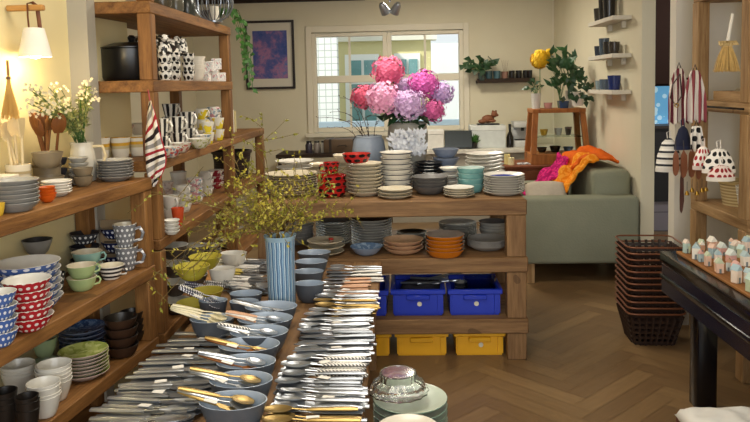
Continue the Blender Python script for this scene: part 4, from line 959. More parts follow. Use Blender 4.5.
# ladles and glass jar in the crates
def place_utensil(me, nm, loc, rot, label, cat, group=None): return tag(link(nm, me, None, loc, rot), label, cat, group)
ladle = spoon_mesh('ld', .26, .05, STEEL)
b0 = CB[0].location
for i, (dx, dy, rz) in enumerate(((-.10, -.02, 1.2), (.0, -.06, 1.5), (.06, .03, 1.9), (-.04, .05, 1.0))):
    place_utensil(ladle, 'ladle', (b0.x+dx, b0.y+dy, I2+.158+.004*i), (PI/2-.1, .2*i, rz), 'steel ladle lying on top in the first blue crate', 'ladle', 'ladles in the first blue crate')
o = tag(link('dark_cloth', pillow('dc', .14, .1, .06, plain('#2d2a33', .9), 4, .3), None, (b0.x+.03, b0.y+.04, I2+.09)), 'dark crumpled cloth inside the first blue crate', 'cloth')
b1 = CB[1].location
tag(link('glass_tray', lathe('gt', [(0, 0), (.085, 0), (.10, .17), (.096, .17), (.08, .006), (0, .006)], glass('#dfe6e8'), 24, None, 1.0, .8), None, (b1.x+.045, b1.y-.01, I2+.014)), 'clear glass bowl standing in the crate at the shelf end', 'bowl')
stack('bowl', 461, 310, 13, 282, 3, I2+.014, [G_DARK, G_GREYL], 'dark enamel bowl', 'of dark bowls inside the crate at the shelf end', 'dark bowls in the end crate', Yc=4.36, h=.08, foot=.6)

# ------------------------------------------------------------------ cutlery table
# vase with leafy branches
VZ = Vector((at(282, 300, Y=3.12).x, 3.12, TZ)); vh = at(281, 235, Y=3.12).z - TZ
o = thing('tall_vase', 'tall blue vase with pale vertical streaks on the cutlery table', 'vase', VZ)
MV = stripes(('#4f7398', '#8fb0c8', '#5c82a6', '#c3d2d8', '#466a90'), .05, 'a', .3, .03)
R_v = 30*3.12/F/2
link('body', lathe('b', [(0, 0), (R_v*.8, 0), (R_v*.93, .02), (R_v*.95, vh*.4), (R_v*.98, vh*.8), (R_v*1.02, vh*.94), (R_v*.99, vh*.94), (R_v*.9, vh*.5), (R_v*.88, .03), (0, .025)], MV, 36), o)
link('rim', lathe('r', [(R_v*.99, vh*.94), (R_v*1.03, vh*.94), (R_v*1.12, vh), (R_v*1.08, vh), (R_v*.99, vh*.94)], glaze('#a9c0cc', '#7f9fb6'), 36), o)
MTW = plain('#6d5a2a', .8); MLF = plain('#8c8c2c', .55, 0, .35, 25); MLF2 = plain('#a59a34', .55, 0, .35, 25)
def branch(i, x, y, Y, lift, nl):
    tip = at(x, y, Y=Y); b_ = VZ + Vector((.025*math.cos(i*2.1), .025*math.sin(i*2.1), vh*.35)); dv = tip - b_
    o = thing('leafy_branch', 'thin branch with tiny yellow green leaves in the tall blue vase', 'branch', b_, 0, 'leafy branches in the blue vase')
    mouth = Vector((R_v*.45*math.copysign(1, dv.x) if abs(dv.x) > .1 else 0, 0, vh*.66))
    pts = [Vector((0, 0, 0)), mouth] + bez(mouth, mouth + Vector((dv.x-mouth.x, dv.y, 0))*.35 + Vector((0, 0, lift)), dv, 14)[1:]
    bs = bmesh.new(); add_tube(bs, pts, [.0032*(1-.05*k) for k in range(len(pts))], 5)
    bl = bmesh.new(); ends = [(pts[k], pts[min(k+1, len(pts)-1)]-pts[k-1]) for k in range(3, len(pts))]
    subs = []
    for p_, t_ in ends:
        for _ in range(random.choice((1, 1, 2))):
            d_ = (t_.normalized()*.7 + rnd_dir()*.9).normalized(); L = random.uniform(.05, .17); q = p_ + d_*L + Vector((0, 0, .01))
            m_ = p_.lerp(q, .5) + rnd_dir()*.01; add_tube(bs, [p_, m_, q], [.0016, .0013, .001], 4); subs += [(p_, m_), (m_, q)]
    for a_, c_ in subs:
        for _ in range(max(2, nl-2)):
            add_leaf(bl, a_.lerp(c_, random.random()), rnd_dir() + (c_-a_).normalized()*.5, rnd_dir(), random.uniform(.015, .025), random.uniform(.009, .013))
    link('stem', mesh('s', bs, MTW), o); link('foliage', mesh('f', bl, (MLF, MLF2)[i % 2], False), o)
for i, a in enumerate(((152, 192, 2.86, .14, 4), (147, 283, 2.72, .16, 4), (160, 302, 2.66, .12, 3), (184, 268, 2.9, .13, 4), (200, 200, 3.2, .10, 5), (233, 155, 3.3, .08, 6), (262, 128, 3.4, .06, 6), (296, 178, 3.5, .06, 6), (330, 168, 3.6, .06, 5), (350, 207, 3.55, .08, 5),
                       (215, 232, 3.05, .13, 5), (240, 185, 3.2, .06, 6), (318, 200, 3.4, .07, 6), (262, 205, 2.95, .05, 6), (285, 200, 3.3, .04, 6), (225, 215, 3.3, .09, 6), (250, 165, 3.45, .05, 6), (305, 190, 3.2, .05, 5), (190, 235, 3.1, .13, 4), (272, 185, 3.05, .04, 6))): branch(i, *a)

# grey oval bowls
G_OUT = glaze('#50555d', '#454a52', .35); G_IN = glaze('#a5b2c2', '#95a4b6', .25)
BW = [(233, 400, 70), (241, 379, 66), (246, 361, 65), (249, 344, 64), (259, 331, 62), (265, 318, 60), (271, 306, 52)]
bowls = []
blab = ['first grey oval bowl at the table front, with a gold server', 'second grey oval bowl from the front, with steel servers', 'third grey oval bowl from the front, with wooden spoons', 'fourth grey oval bowl from the front, with a wooden spoon', 'fifth grey oval bowl from the front, with steel forks', 'sixth grey oval bowl from the front, with a pink server', 'seventh grey oval bowl, standing before the blue vase']
RZ = .695
for i, (x, y, w) in enumerate(BW):
    c = at(x, y, Z=RZ); R = w*c.y/F/2
    me = shape('bowl', round(R, 2), RZ-TZ-.001, [G_OUT, G_IN], .5, 1., .70, None, .5, 36)
    o = tag(link('oval_bowl', me, None, (c.x, c.y, TZ+.0006), (0, 0, 0)), blab[i], 'bowl', 'grey oval bowls'); bowls.append((c, R))
more = [(212, 318, 46, 'grey bowl of cream spoons beside the timber shelf'), (246, 293, 34, 'small grey oval bowl behind the cream spoons'), (244, 301, 30, 'small grey oval bowl touching the cream spoons'),
        (309, 283, 32, 'grey oval bowl beside the blue vase, first toward the island'), (308, 271, 32, 'grey oval bowl second behind the blue vase toward the island'), (311, 261, 34, 'grey oval bowl third behind the blue vase toward the island'), (314, 252, 34, 'grey oval bowl at the island end of the table'), (213, 300, 30, 'grey bowl with navy dotted spoons'), (222, 268, 28, 'white oval bowl under the twigs'), (240, 246, 26, 'cream oval bowl under the twigs near the island')]
for i, (x, y, w, lb) in enumerate(more):
    c = at(x, y, Z=RZ-.005); R = w*c.y/F/2; mm = [G_OUT, G_IN] if i < 8 else [WHITE, WHITE]
    if c.y > 3.92: c.y = 3.92
    me = shape('bowl', round(R, 3), RZ-TZ-.006, mm, .5, 1., .72, None, .5, 32)
    tag(link('oval_bowl', me, None, (c.x, c.y, TZ+.0006)), lb, 'bowl', 'grey oval bowls' if i < 8 else None); bowls.append((c, R))
for i, (x, y, w) in enumerate(((193, 272, 36), (206, 262, 34))):
    stack('bowl', x, y+12, w, y-6, 2, TZ, [glaze('#b3a93a', '#9f9430'), glaze('#c7bb4e')], 'mustard green bowl', ('of mustard bowls at the table edge under the twigs', 'of mustard bowls further in under the twigs')[i], ('mustard bowls at the table edge', 'mustard bowls further in')[i], h=.06, Yc=(3.1, 3.28)[i])

# cutlery meshes, lying along +X, head at -X
def cutlery(kind, L, mh, mb, wh=.024):
    """(handle mesh, head mesh), along X from 0 (head tip) to L (handle end)"""
    bm = bmesh.new(); hs = .45*L
    add_tube(bm, [(hs, 0, .004), (hs+.02, 0, .005), (L-.03, 0, .005), (L, 0, .004)], [wh*.32, wh*.42, wh*.55, wh*.4], 8, flat=.45)
    hm = mesh('handle', bm, mh, True, 60); bm = bmesh.new()
    if kind == 'knife':
        v = [bm.verts.new(p_) for p_ in ((0, -.006, .0045), (.025, .015, .0045), (hs*.9, .014, .0045), (hs, .006, .0045), (hs, -.007, .0045), (.014, -.013, .0045))]
        w_ = [bm.verts.new(p_.co + Vector((0, 0, .0018))) for p_ in v]
        bm.faces.new(v); bm.faces.new(w_)
        for k in range(6): bm.faces.new((v[k], v[(k+1) % 6], w_[(k+1) % 6], w_[k]))
    else:
        bowlL = .31*L; bw = .028 if kind == 'spoon' else .016; N = 10; ring = []
        for i in range(N):
            t = i/(N-1); w = bw*(math.sin(PI*min(1, .06 + t*.93))**.55) if kind == 'spoon' else bw*(.9 if t < .55 else .9-(t-.55)*1.7)
            dz = -.006*math.sin(PI*t)
            ring.append([bm.verts.new((t*bowlL, w*c_, .008 + dz*(1-c_*c_) + o_)) for o_, c_ in ((.0008, -1), (.0008, -.5), (.0008, 0), (.0008, .5), (.0008, 1), (-.0008, 1), (-.0008, 0), (-.0008, -1))])
        for a, b in zip(ring, ring[1:]):
            for k in range(8):
                if kind == 'fork' and a[0].co.x < bowlL*.5 and k in (1, 6) : continue
                bm.faces.new((a[k], a[(k+1) % 8], b[(k+1) % 8], b[k]))
        bm.faces.new(ring[0]); bm.faces.new(ring[-1])
        add_tube(bm, [(bowlL*.97, 0, .008), (hs, 0, .004)], [.0035, .0035], 6, flat=.6)
    return hm, mesh('head', bm, mb, True, 60)
HM = {'steel': STEEL, 'dark': STEEL2, 'gold': GOLD, 'pink': plain('#c99a78', .4), 'white': plain('#dcd9d2', .4), 'dotted': dots('#e4e2dc', '#2a2a30', 10, .008, .3, .4, .012), 'navy': dots('#1d2340', '#dfe0e6', 10, .008, .26, .4, .012), 'cream': plain('#e0d8b8', .5), 'wood': wood('#9c6430', '#6d4019', 0), 'black': plain('#1b1b1d', .3), 'straw': plain('#c9b45a', .4)}
CUT = {}
def get_cut(kind, fin, L):
    k = (kind, fin, L)
    if k not in CUT: CUT[k] = cutlery(kind, L, HM[fin], (GOLD if fin == 'gold' else HM[fin] if fin in ('cream', 'wood', 'navy', 'dark') else STEEL))
    return CUT[k]
TAGM = boxes('price_tag', [(-.019, .019, -.013, .013, 0, .0008)], plain('#e8e6e0', .7))
def piece(kind, fin, L, loc, rz, label, group, tagged=False, tilt=0., roll=0.):
    o = thing({'fork': 'fork', 'knife': 'knife', 'spoon': 'spoon'}[kind], label, kind, loc, rz, group, (roll, tilt, rz))
    hm, bm_ = get_cut(kind, fin, L)
    link('handle', hm, o); link('blade' if kind == 'knife' else 'bowl_end' if kind == 'spoon' else 'tines', bm_, o)
    if tagged: link('price_tag', TAGM, o, (L*.55, 0, .0105), (random.uniform(-.15, .15), 0, random.uniform(-.5, .5)))
    return o
FINW = {'steel': 'steel', 'dark': 'dark steel', 'gold': 'gold coloured', 'pink': 'peach handled', 'white': 'white handled', 'dotted': 'black dotted', 'navy': 'navy dotted', 'cream': 'cream', 'wood': 'wooden', 'black': 'black', 'straw': 'straw handled'}
def bundle(bx, by, rz, kinds, fin, L, lab, cols=3, layers=2, spread=.019, flip=False, z0=TZ):
    g = f'cutlery bundle {lab}'
    for j in range(layers):
        for i in range(cols):
            kd = kinds[(i + j) % len(kinds)]; yy = by + (i-(cols-1)/2)*spread + random.uniform(-.003, .003); xx = bx + random.uniform(-.014, .014)
            piece(kd, fin, L + 0., (xx, yy, z0 + .001 + j*.0175 + (i % 2)*.0087), rz + random.uniform(-.06, .06) + (PI if flip else 0), f'{FINW[fin]} {kd} in the bundle {lab}', g, tagged=(j == layers-1 and i == cols//2), roll=random.uniform(-.08, .08))
# pile along the table edge toward the crates (heads toward the bowls)
EDGE = ['gold', 'steel', 'dark', 'dotted', 'steel', 'dark', 'steel', 'steel', 'gold', 'steel', 'pink', 'pink', 'white', 'steel']
EK = [('spoon',), ('spoon', 'fork'), ('spoon',), ('spoon',), ('spoon', 'knife'), ('knife',), ('spoon', 'fork'), ('knife', 'spoon'), ('fork', 'spoon'), ('spoon',), ('knife',), ('knife', 'fork'), ('knife',), ('spoon', 'fork')]
Y_ = 2.0
for r_ in range(14):
    zz = TZ
    bundle(-.42 + .012*math.sin(r_*1.7), Y_, random.uniform(-.06, .06), EK[r_], EDGE[r_], .28 if EDGE[r_] != 'pink' else .24, f'{["first","second","third","fourth","fifth","sixth","seventh","eighth","ninth","tenth","eleventh","twelfth","thirteenth","last"][r_]} from the front along the crate side edge', 4, 3 if r_ < 10 else 2, .031)
    Y_ += .136
# pile beside the timber shelf (handles toward the shelf)
SIDE = ['steel', 'steel', 'dark', 'steel', 'steel', 'steel', 'dark', 'steel', 'steel']
SK = [('spoon',), ('spoon', 'fork'), ('knife',), ('spoon', 'knife'), ('knife',), ('fork', 'knife'), ('knife',), ('knife',), ('knife', 'fork')]
Y_ = 1.95
for r_ in range(8):
    bundle(-.635 - .012*math.sin(r_*2.3), Y_, random.uniform(-.08, .12), SK[r_], SIDE[r_], .30, f'{ORD[r_] if r_ else "first"} from the front beside the timber shelf', 4, 3 if r_ < 6 else 2, .03, True)
    Y_ += .108
# back part of the table under the twigs
BK = ['navy', 'dotted', 'cream', 'straw', 'white', 'steel', 'white', 'steel']
for r_, (x, y, fin, kd, ang) in enumerate(((199, 292, 'navy', 'spoon', 2.6), (222, 288, 'dotted', 'spoon', 2.7), (247, 283, 'white', 'knife', 2.9), (258, 270, 'white', 'knife', 3.0), (252, 258, 'steel', 'knife', 3.0), (262, 246, 'dark', 'knife', 3.1), (240, 275, 'straw', 'fork', 2.8), (264, 262, 'steel', 'spoon', 3.0), (250, 290, 'white', 'spoon', 2.8), (268, 253, 'white', 'fork', 3.0), (230, 258, 'cream', 'knife', 2.9), (262, 280, 'steel', 'fork', 2.9))):
    c = at(x, y, Z=TZ+.02); c.y = min(c.y, 3.93)
    bundle(c.x + .09, c.y, ang - PI + PI, (kd,), fin, .21, ('of navy dotted spoons before the mustard bowls', 'of black dotted spoons before the white bowl', 'of white knives beside the blue vase', 'of white knives behind the blue vase', 'of steel knives under the twigs', 'of dark steel knives by the island', 'of straw handled forks under the twigs', 'of steel spoons behind the white knives', 'of white spoons before the white knives', 'of white handled forks by the island', 'of cream knives between the pale oval bowls', 'of steel forks next to the blue vase')[r_], 4, 2, .021)
# servers resting in the bowls
srv = [(0, 'gold', 'knife'), (0, 'steel', 'spoon'), (0, 'gold', 'spoon'), (1, 'steel', 'spoon'), (1, 'steel', 'fork'), (1, 'gold', 'spoon'), (2, 'wood', 'spoon'), (2, 'steel', 'fork'), (2, 'steel', 'spoon'), (3, 'wood', 'spoon'), (3, 'gold', 'fork'), (4, 'steel', 'fork'), (4, 'steel', 'knife'), (4, 'dotted', 'spoon'), (5, 'pink', 'knife'), (5, 'white', 'spoon'), (5, 'pink', 'spoon'), (6, 'white', 'spoon'), (6, 'steel', 'fork'), (7, 'cream', 'spoon'), (7, 'cream', 'spoon'), (7, 'cream', 'spoon'), (7, 'cream', 'fork'), (14, 'navy', 'spoon'), (14, 'navy', 'spoon'), (14, 'dotted', 'spoon')]
ordb = ['first', 'second', 'third', 'fourth', 'fifth', 'sixth', 'seventh']
cnt = {}
for b, fin, kd in srv:
    c, R = bowls[b]; k = cnt.get(b, 0); cnt[b] = k+1
    L = .225 if b != 14 else .2
    # the head lies in the bowl, the shaft leans on the rim and the handle points to the shelf side
    hx = R*.55; ang = math.asin(min(.9, (RZ + .004 - .658)/(hx + R)))
    lab = f'{FINW[fin]} {kd} resting in the {ordb[b]} grey oval bowl from the front' if b < 7 else f'{FINW[fin]} {kd} resting in the grey bowl beside the timber shelf' if b == 7 else f'{FINW[fin]} {kd} in the grey bowl of navy dotted spoons'
    piece(kd, fin, L, (c.x + hx, c.y + (k-1)*.028, (.656+.006*k)), PI + (.14*(k-1)) , lab, f'servers in grey bowl {["one","two","three","four","five","six","seven","eight"][b] if b < 8 else "nine"}', tagged=(k == 0), tilt=-ang, roll=0)

# plates and glass dish beside the table
o = thing('stool', 'low wooden stool carrying the sea green plates and the pressed glass dish', 'stool', (.03, 2.30, 0))
link('seat', boxes('s', [(-.15, .2, -.40, .17, .36, .40)], W_ISL(0), .006), o)
for sx in (-.14, .14):
    for sy in (-.38, .11): link('leg', boxes('l', [(sx, sx+.045, sy, sy+.045, 0, .359)], W_ISL(2)), o)
GP = at(409, 393, Z=.575)
for i in range(7):
    me = shape('plate', .125, .017, [glaze('#8fb3a4', '#7aa091') if i % 2 else glaze('#5f8577', '#4f7568'), glaze('#c9d3c4', '#b8c6b6')])
    lab = 'topmost sea green plate in the stack under the pressed glass dish' if i == 6 else f'{ORD[6-i]} sea green plate from the top under the pressed glass dish'
    tag(link('plate', me, None, (GP.x+.003, GP.y, .401 + .0235*i)), lab, 'plate', 'sea green plates')
o = thing('glass_dish', 'pressed glass dish turned over on a glass plate on the sea green stack', 'dish', (GP.x-.035, GP.y+.0, .5715))
GL = glass('#f4f8f8', .08)
link('saucer', lathe('s', [(0, 0), (.06, 0), (.1, .012), (.1, .016), (.06, .005), (0, .005)], GL, 48, None, 1, 1, (.03, 16)), o)
link('dome', lathe('d', [(.088, .017), (.09, .017), (.086, .04), (.062, .052), (.06, .075), (.056, .076), (.054, .05), (.08, .036), (.088, .017)], GL, 64, None, 1, 1, (.025, 16)), o)
link('cover', lathe('c', [(.0, .072), (.055, .072), (.055, .0755), (0, .0755)], GL, 48), o)
for i in range(9):
    me = shape('plate', .095, .018, [glaze('#b58f68'), glaze('#dcd6c8', '#cfc7b6')])
    tag(link('plate', me, None, (-.005, 2.03, .401 + .0225*i)), 'topmost tan rimmed plate in front of the sea green stack' if i == 8 else f'{ORD[8-i]} tan rimmed plate from the top of the front stack', 'plate', 'tan rimmed plates')

# ------------------------------------------------------------------ baskets
def basket_meshes():
    w0, d0, w1, d1, h = .125, .130, .172, .180, .21
    def loop(z, k=0., inset=0.):
        t = z/h; w = w0 + (w1-w0)*t - inset; d = d0 + (d1-d0)*t - inset; r = .05; out = []
        for cx, cy, a0 in ((w-r, d-r, 0), (-w+r, d-r, PI/2), (-w+r, -d+r, PI), (w-r, -d+r, 3*PI/2)):
            for s in range(5): a = a0 + s*PI/8; out.append(Vector((cx + r*math.cos(a), cy + r*math.sin(a), z)))
        return out
    def ringstrip(bm, z0, z1, th=.004):
        A_, B_ = loop(z0), loop(z1); a = [bm.verts.new(v) for v in A_]; b = [bm.verts.new(v) for v in B_]; a2 = [bm.verts.new(v) for v in loop(z0, 0, th)]; b2 = [bm.verts.new(v) for v in loop(z1, 0, th)]
        N = len(a)
        for k in range(N):
            q = (k+1) % N
            bm.faces.new((a[k], a[q], b[q], b[k])); bm.faces.new((a2[k], b2[k], b2[q], a2[q])); bm.faces.new((b[k], b[q], b2[q], b2[k])); bm.faces.new((a[k], a2[k], a2[q], a[q]))
    bm = bmesh.new()
    for k in range(5): ringstrip(bm, .008 + k*.034, .008 + k*.034 + .018)
    top, bot = loop(.185), loop(.0); per = 30
    def along(lp_, t):
        N = len(lp_); cum = [0]
        for k in range(N): cum.append(cum[-1] + (lp_[(k+1) % N]-lp_[k]).length)
        s = t*cum[-1]
        for k in range(N):
            if s <= cum[k+1]: return lp_[k].lerp(lp_[(k+1) % N], (s-cum[k])/max(1e-9, cum[k+1]-cum[k]))
        return lp_[0]
    for k in range(per):
        a = along(bot, k/per); b = along(top, k/per); add_tube(bm, [a*.982, b*.982], [.009, .010], 4, flat=.22)
    add_box(bm, -w0+.01, w0-.01, -d0+.01, d0-.01, 0, .006)
    body = mesh('bk', bm, plain('#2a1a14', .5, 0, .25, 30), False)
    bm = bmesh.new(); lp_ = loop(h-.004); add_tube(bm, lp_ + [lp_[0]], .0055, 7)
    return body, mesh('rim', bm, plain('#7b4c34', .4, .2, .15, 20))
bb, br_ = basket_meshes()
BC = Vector((1.495, 4.42, 0))
for i in range(12):
    k = 11-i; lab = 'topmost dark woven basket in the stack beside the black table' if k == 0 else 'lowest dark woven basket, standing on the floor' if i == 0 else f'{ORD[k]} dark woven basket from the top of the stack'
    o = thing('woven_basket', lab, 'basket', (BC.x + random.uniform(-.0008, .0008), BC.y + random.uniform(-.0008, .0008), .001 + i*.0365), -.05 + random.uniform(-.004, .004), 'woven baskets')
    link('body', bb, o); link('rim', br_, o)

# ------------------------------------------------------------------ tiny houses on the black table
HC = ['#b7cfc8', '#cfd8d2', '#d9b7a2', '#a9bfc4', '#e0cfc0', '#c99a7c', '#b9c4a8', '#d7a8a0', '#9fb8c0', '#e3ddd0']
HCN = ['mint', 'pale grey', 'peach', 'light blue', 'cream', 'terracotta', 'sage', 'rose', 'sky blue', 'white']
spots = [(676, 252), (682, 262), (688, 253), (694, 259), (697, 266), (702, 254), (707, 248), (701, 273), (709, 272), (712, 258), (716, 250), (718, 266), (722, 255), (726, 247), (724, 283), (731, 262), (735, 253), (736, 274), (741, 258), (745, 266), (746, 250), (739, 292), (748, 283), (690, 247), (698, 245), (708, 240), (719, 243), (733, 246), (744, 300), (729, 271), (742, 245)]
houses = []
for i, (x, y) in enumerate(spots):
    p = at(x, y, Z=TBZ); p.x = max(p.x, BX+.09); s = random.uniform(.011, .018); hgt = random.uniform(.03, .055)
    if p.y > BYE-.09: p.y = BYE-.09 - random.random()*.03
    ci = (i*3 + i//7) % 10
    o = thing('house_ornament', '', 'ornament', (p.x, p.y, TBZ+.0005), random.uniform(-.6, .6), 'tiny plaster houses'); houses.append((ci, math.hypot(p.x-BX, BYE-p.y), o))
    m_ = plain(HC[ci], .6, 0, .12, 40); link('walls', boxes('w', [(-s, s, -s, s, 0, hgt)], m_, .002), o)
    bm = bmesh.new(); a_ = [bm.verts.new(v) for v in ((-s*1.1, -s*1.1, hgt), (s*1.1, -s*1.1, hgt), (0, -s*1.1, hgt+s*1.5), (-s*1.1, s*1.1, hgt), (s*1.1, s*1.1, hgt), (0, s*1.1, hgt+s*1.5))]
    for f_ in ((0, 1, 2), (3, 5, 4), (0, 2, 5, 3), (1, 4, 5, 2), (0, 3, 4, 1)): bm.faces.new([a_[k] for k in f_])
    link('roof', mesh('r', bm, plain(HC[(ci+4) % 10], .6, 0, .15, 40), False), o)
    link('door', boxes('d', [(-s*.3, s*.3, -s-.001, -s+.001, 0, hgt*.45)], plain('#6f7c80', .6)), o)
for ci in range(10):
    hs_ = sorted([(d_, o) for c_, d_, o in houses if c_ == ci], key=lambda t: t[0])
    for k, (d_, o) in enumerate(hs_):
        o['label'] = f'{("first", "second", "third", "fourth", "fifth", "sixth")[k]} tiny {HCN[ci]} plaster house with {HCN[(ci+4) % 10]} roof from the front table corner'
# black box with white stripes on the table
p = at(745, 240, Y=3.2)
o = thing('black_case', 'shiny black case with white trim at the far side of the black table', 'case', (1.93, 3.42, TBZ), .0)
link('body', boxes('b', [(-.12, .15, -.08, .08, 0, .12)], MB_, .006), o); link('trim', boxes('t', [(-.121, -.12, -.07, .07, .02+.03*k, .03+.03*k) for k in range(3)], plain('#dcdad4', .5)), o)

# ------------------------------------------------------------------ raw timber rack: hanging things
def hang_cloth(nm, label, cat, x0, x1, yt, yb, Y, mat, neck=.35, dep=.02, folds=3, th=.006, nn=9):
    ctr = at((x0+x1)/2, yt, Y=Y); top = at((x0+x1)/2, yt, Y=Y).z; bot = at((x0+x1)/2, yb, Y=Y).z; w = (x1-x0)*Y/F/2
    bm = bmesh.new(); g = []; K = 17
    for i in range(nn):
        t = i/(nn-1); ww = w*(neck + (1-neck)*min(1, t*1.9)**.7); row = []
        for k in range(K):
            u_ = -1 + 2*k/(K-1); row.append(bm.verts.new((ww*u_, dep*math.sin(u_*PI*folds + t)*min(1, .3+t), (bot-top)*t + (.012*math.cos(u_*PI*folds) if i == nn-1 else 0))))
        g.append(row)
    for i in range(nn-1):
        for k in range(K-1): bm.faces.new((g[i][k], g[i][k+1], g[i+1][k+1], g[i+1][k]))
    o = thing(nm, label, cat, ctr); c_ = link('cloth', mesh('c', bm, mat, True, 180), o); cloth(c_, th)
    link('loop', tube('l', [(-.01, 0, 0), (0, 0, .03), (.01, 0, 0)], .003, plain('#2a2220')), o)
    return o
SW = stripes(('#e2d8cc', '#6e2a36'), .028, 'x', .9); SW2 = stripes(('#ded6cc', '#8e4048'), .034, 'x', .9); SBW = stripes(('#e6e2da', '#d9d5cc', '#26262c'), .036, 'z', .9)
hang_cloth('striped_apron', 'burgundy and white striped apron hanging on the rack beside the doorway', 'apron', 668, 690, 68, 124, 4.10, SW, .3)
hang_cloth('striped_apron', 'rose striped apron hanging against the rack post', 'apron', 684, 706, 70, 122, 4.02, SW2, .35)
o = thing('leather_strap', 'dark looped strap hanging over the burgundy striped apron', 'strap', at(680, 74, Y=4.0)); link('band', tube('b', [(0, 0, 0), (-.04, 0, -.06), (-.05, 0, -.13), (-.02, 0, -.17), (.01, 0, -.12), (.0, 0, 0)], .006, plain('#2d1a18', .5), 6, .5), o); link('buckle', lathe('bk', [(.008, 0), (.013, 0), (.013, .004), (.008, .004), (.008, 0)], BRASS, 14), o, (-.02, -.008, -.17), (PI/2, 0, 0))
def cosy(label, x, yt, yb, w, Y, mat, rim, nm='tea_cosy', cat='tea cosy'):
    top = at(x, yt, Y=Y); hh = (yb-yt)*Y/F; R = w*Y/F/2; o = thing(nm, label, cat, (top.x, Y, top.z-hh), random.uniform(-.3, .3))
    link('body', lathe('b', [(R, .0), (R*1.02, hh*.12), (R*.9, hh*.45), (R*.55, hh*.85), (R*.2, hh*.98), (0, hh), (0, hh-.006), (R*.5, hh*.8), (R*.85, hh*.4), (R*.95, .004), (R, 0)], mat, 26, None, 1, .6), o)
    link('trim', lathe('t', [(R*.97, -.008), (R*1.05, -.008), (R*1.05, .012), (R*.97, .012), (R*.97, -.008)], rim, 26, None, 1, .6), o)
    link('loop', tube('l', [(-.008, 0, hh-.003), (-.012, 0, hh+.03), (.006, 0, hh+.04), (.008, 0, hh-.003)], .0028, rim, 5), o)
D1 = dots('#e9e4dc', '#171717', 9, .035, .34, .9); D2 = dots('#eee6e0', '#a3262c', 9, .035, .34, .9); D3 = dots('#e3cfc8', '#8a1d22', 10, .03, .36, .9)
cosy('white tea cosy with large black dots, hanging lowest by the post', 719, 148, 171, 30, 3.62, D1, plain('#e0dad0', .9))
cosy('white tea cosy with red dots, hanging beside the black dotted one', 703, 146, 168, 18, 3.72, D2, plain('#d8c8c0', .9))
cosy('pink tea cosy with dark red dots, hanging under the black dotted one', 721, 165, 179, 27, 3.58, D3, plain('#d9d2c6', .9))
cosy('navy blue cone shaped cosy between the aprons', 683, 126, 148, 17, 3.95, plain('#1a1f38', .9), plain('#232a48', .9))
cosy('white cosy with black stripes, hanging out beside the doorway', 669, 138, 170, 24, 4.0, SBW, plain('#cfcac2', .9))
hang_cloth('dotted_towel', 'white towel with black dots hanging above the tea cosies', 'towel', 690, 703, 126, 150, 3.9, dots('#ebe6de', '#151515', 9, .03, .33, .9, .045), .7)
# leather gloves / straps and bells
MLE = plain('#7a4526', .5, 0, .2, 25)
for i, (x, y0, y1, w, lb) in enumerate(((676, 150, 176, 6, 'short brown leather strap beside the striped cosy'), (684, 150, 178, 7, 'broad brown leather strap below the navy cosy'), (692, 148, 178, 7, 'brown leather strap beside the broad one'), (699, 152, 180, 6, 'reddish leather strap above the brass bells'), (682, 170, 214, 4, 'long narrow dark leather strap pointing down'))):
    p = at(x, y0, Y=3.86+.02*i); L = (y1-y0)*3.9/F; ww = w*3.9/F/2; o = thing('leather_strap', lb, 'strap', p)
    bm = bmesh.new(); pts = [(0, 0, .0), (ww*.8, -.004, -L*.2), (ww, -.006, -L*.7), (ww*.6, 0, -L*.93), (0, 0, -L)]
    a = [bm.verts.new((s_, y_, z_)) for s_, y_, z_ in pts] ; b = [bm.verts.new((-s_, y_, z_)) for s_, y_, z_ in reversed(pts[1:-1])]; bm.faces.new(a+b)
    q = link('band', mesh('b', bm, MLE if i < 4 else plain('#4a2416', .5), False), o); m = q.modifiers.new('s', 'SOLIDIFY'); m.thickness = .008
    link('loop', tube('l', [(0, 0, -.004), (0, .01, .05)], .002, plain('#2a2220'), 5), o)
for i, (x, y) in enumerate(((687, 193), (692, 190), (697, 193), (702, 190), (706, 189))):
    p = at(x, y, Y=3.84); o = thing('brass_bell', f'{["small brass bell at the doorway end of the cluster", "second brass bell in the cluster under the straps", "middle brass bell in the cluster under the straps", "fourth brass bell in the cluster under the straps", "last brass bell in the cluster, beside the wire basket"][i]}', 'bell', p, 0, 'brass bells')
    link('bell', lathe('b', [(.012, -.012), (.013, -.011), (.009, .002), (.005, .01), (0, .012), (0, .009), (.011, -.012), (.012, -.012)], BRASS, 14), o); link('cord', tube('c', [(0, 0, .012), (0, 0, .06)], .0015, plain('#3a2a20'), 4), o)
# wire basket and nested baskets on R1
o = thing('wire_basket', 'white wire basket on the rack shelf below the tea cosies', 'basket', (1.93, 3.98, R1))
bm = bmesh.new()
for k in range(7): add_tube(bm, [((.085+.003*k)*math.cos(a)*1.1, (.085+.003*k)*math.sin(a), .006+.022*k) for a in [j*2*PI/28 for j in range(29)]], .003, 5)
for k in range(22): a = k*2*PI/22; add_tube(bm, [(.085*math.cos(a)*1.1, .085*math.sin(a), .004), (.104*math.cos(a)*1.1, .104*math.sin(a), .142)], .0022, 4)
link('cage', mesh('c', bm, plain('#d0ccc2', .5)), o); link('base', lathe('b', [(0, 0), (.09, 0), (.09, .004), (0, .004)], plain('#c6c2b8', .5), 24), o)
o = thing('linen_stack_basket', 'pale wicker basket on the rack shelf beside the wire basket', 'basket', (1.95, 4.22, R1)); link('body', lathe('b', [(0, 0), (.1, 0), (.12, .13), (.113, .13), (.095, .01), (0, .01)], stripes(('#c7b489', '#9c8557'), .018, 'z', .8), 26), o); link('rim', lathe('r', [(.112, .125), (.126, .125), (.126, .14), (.112, .14), (.112, .125)], plain('#a8915f', .8), 26), o)
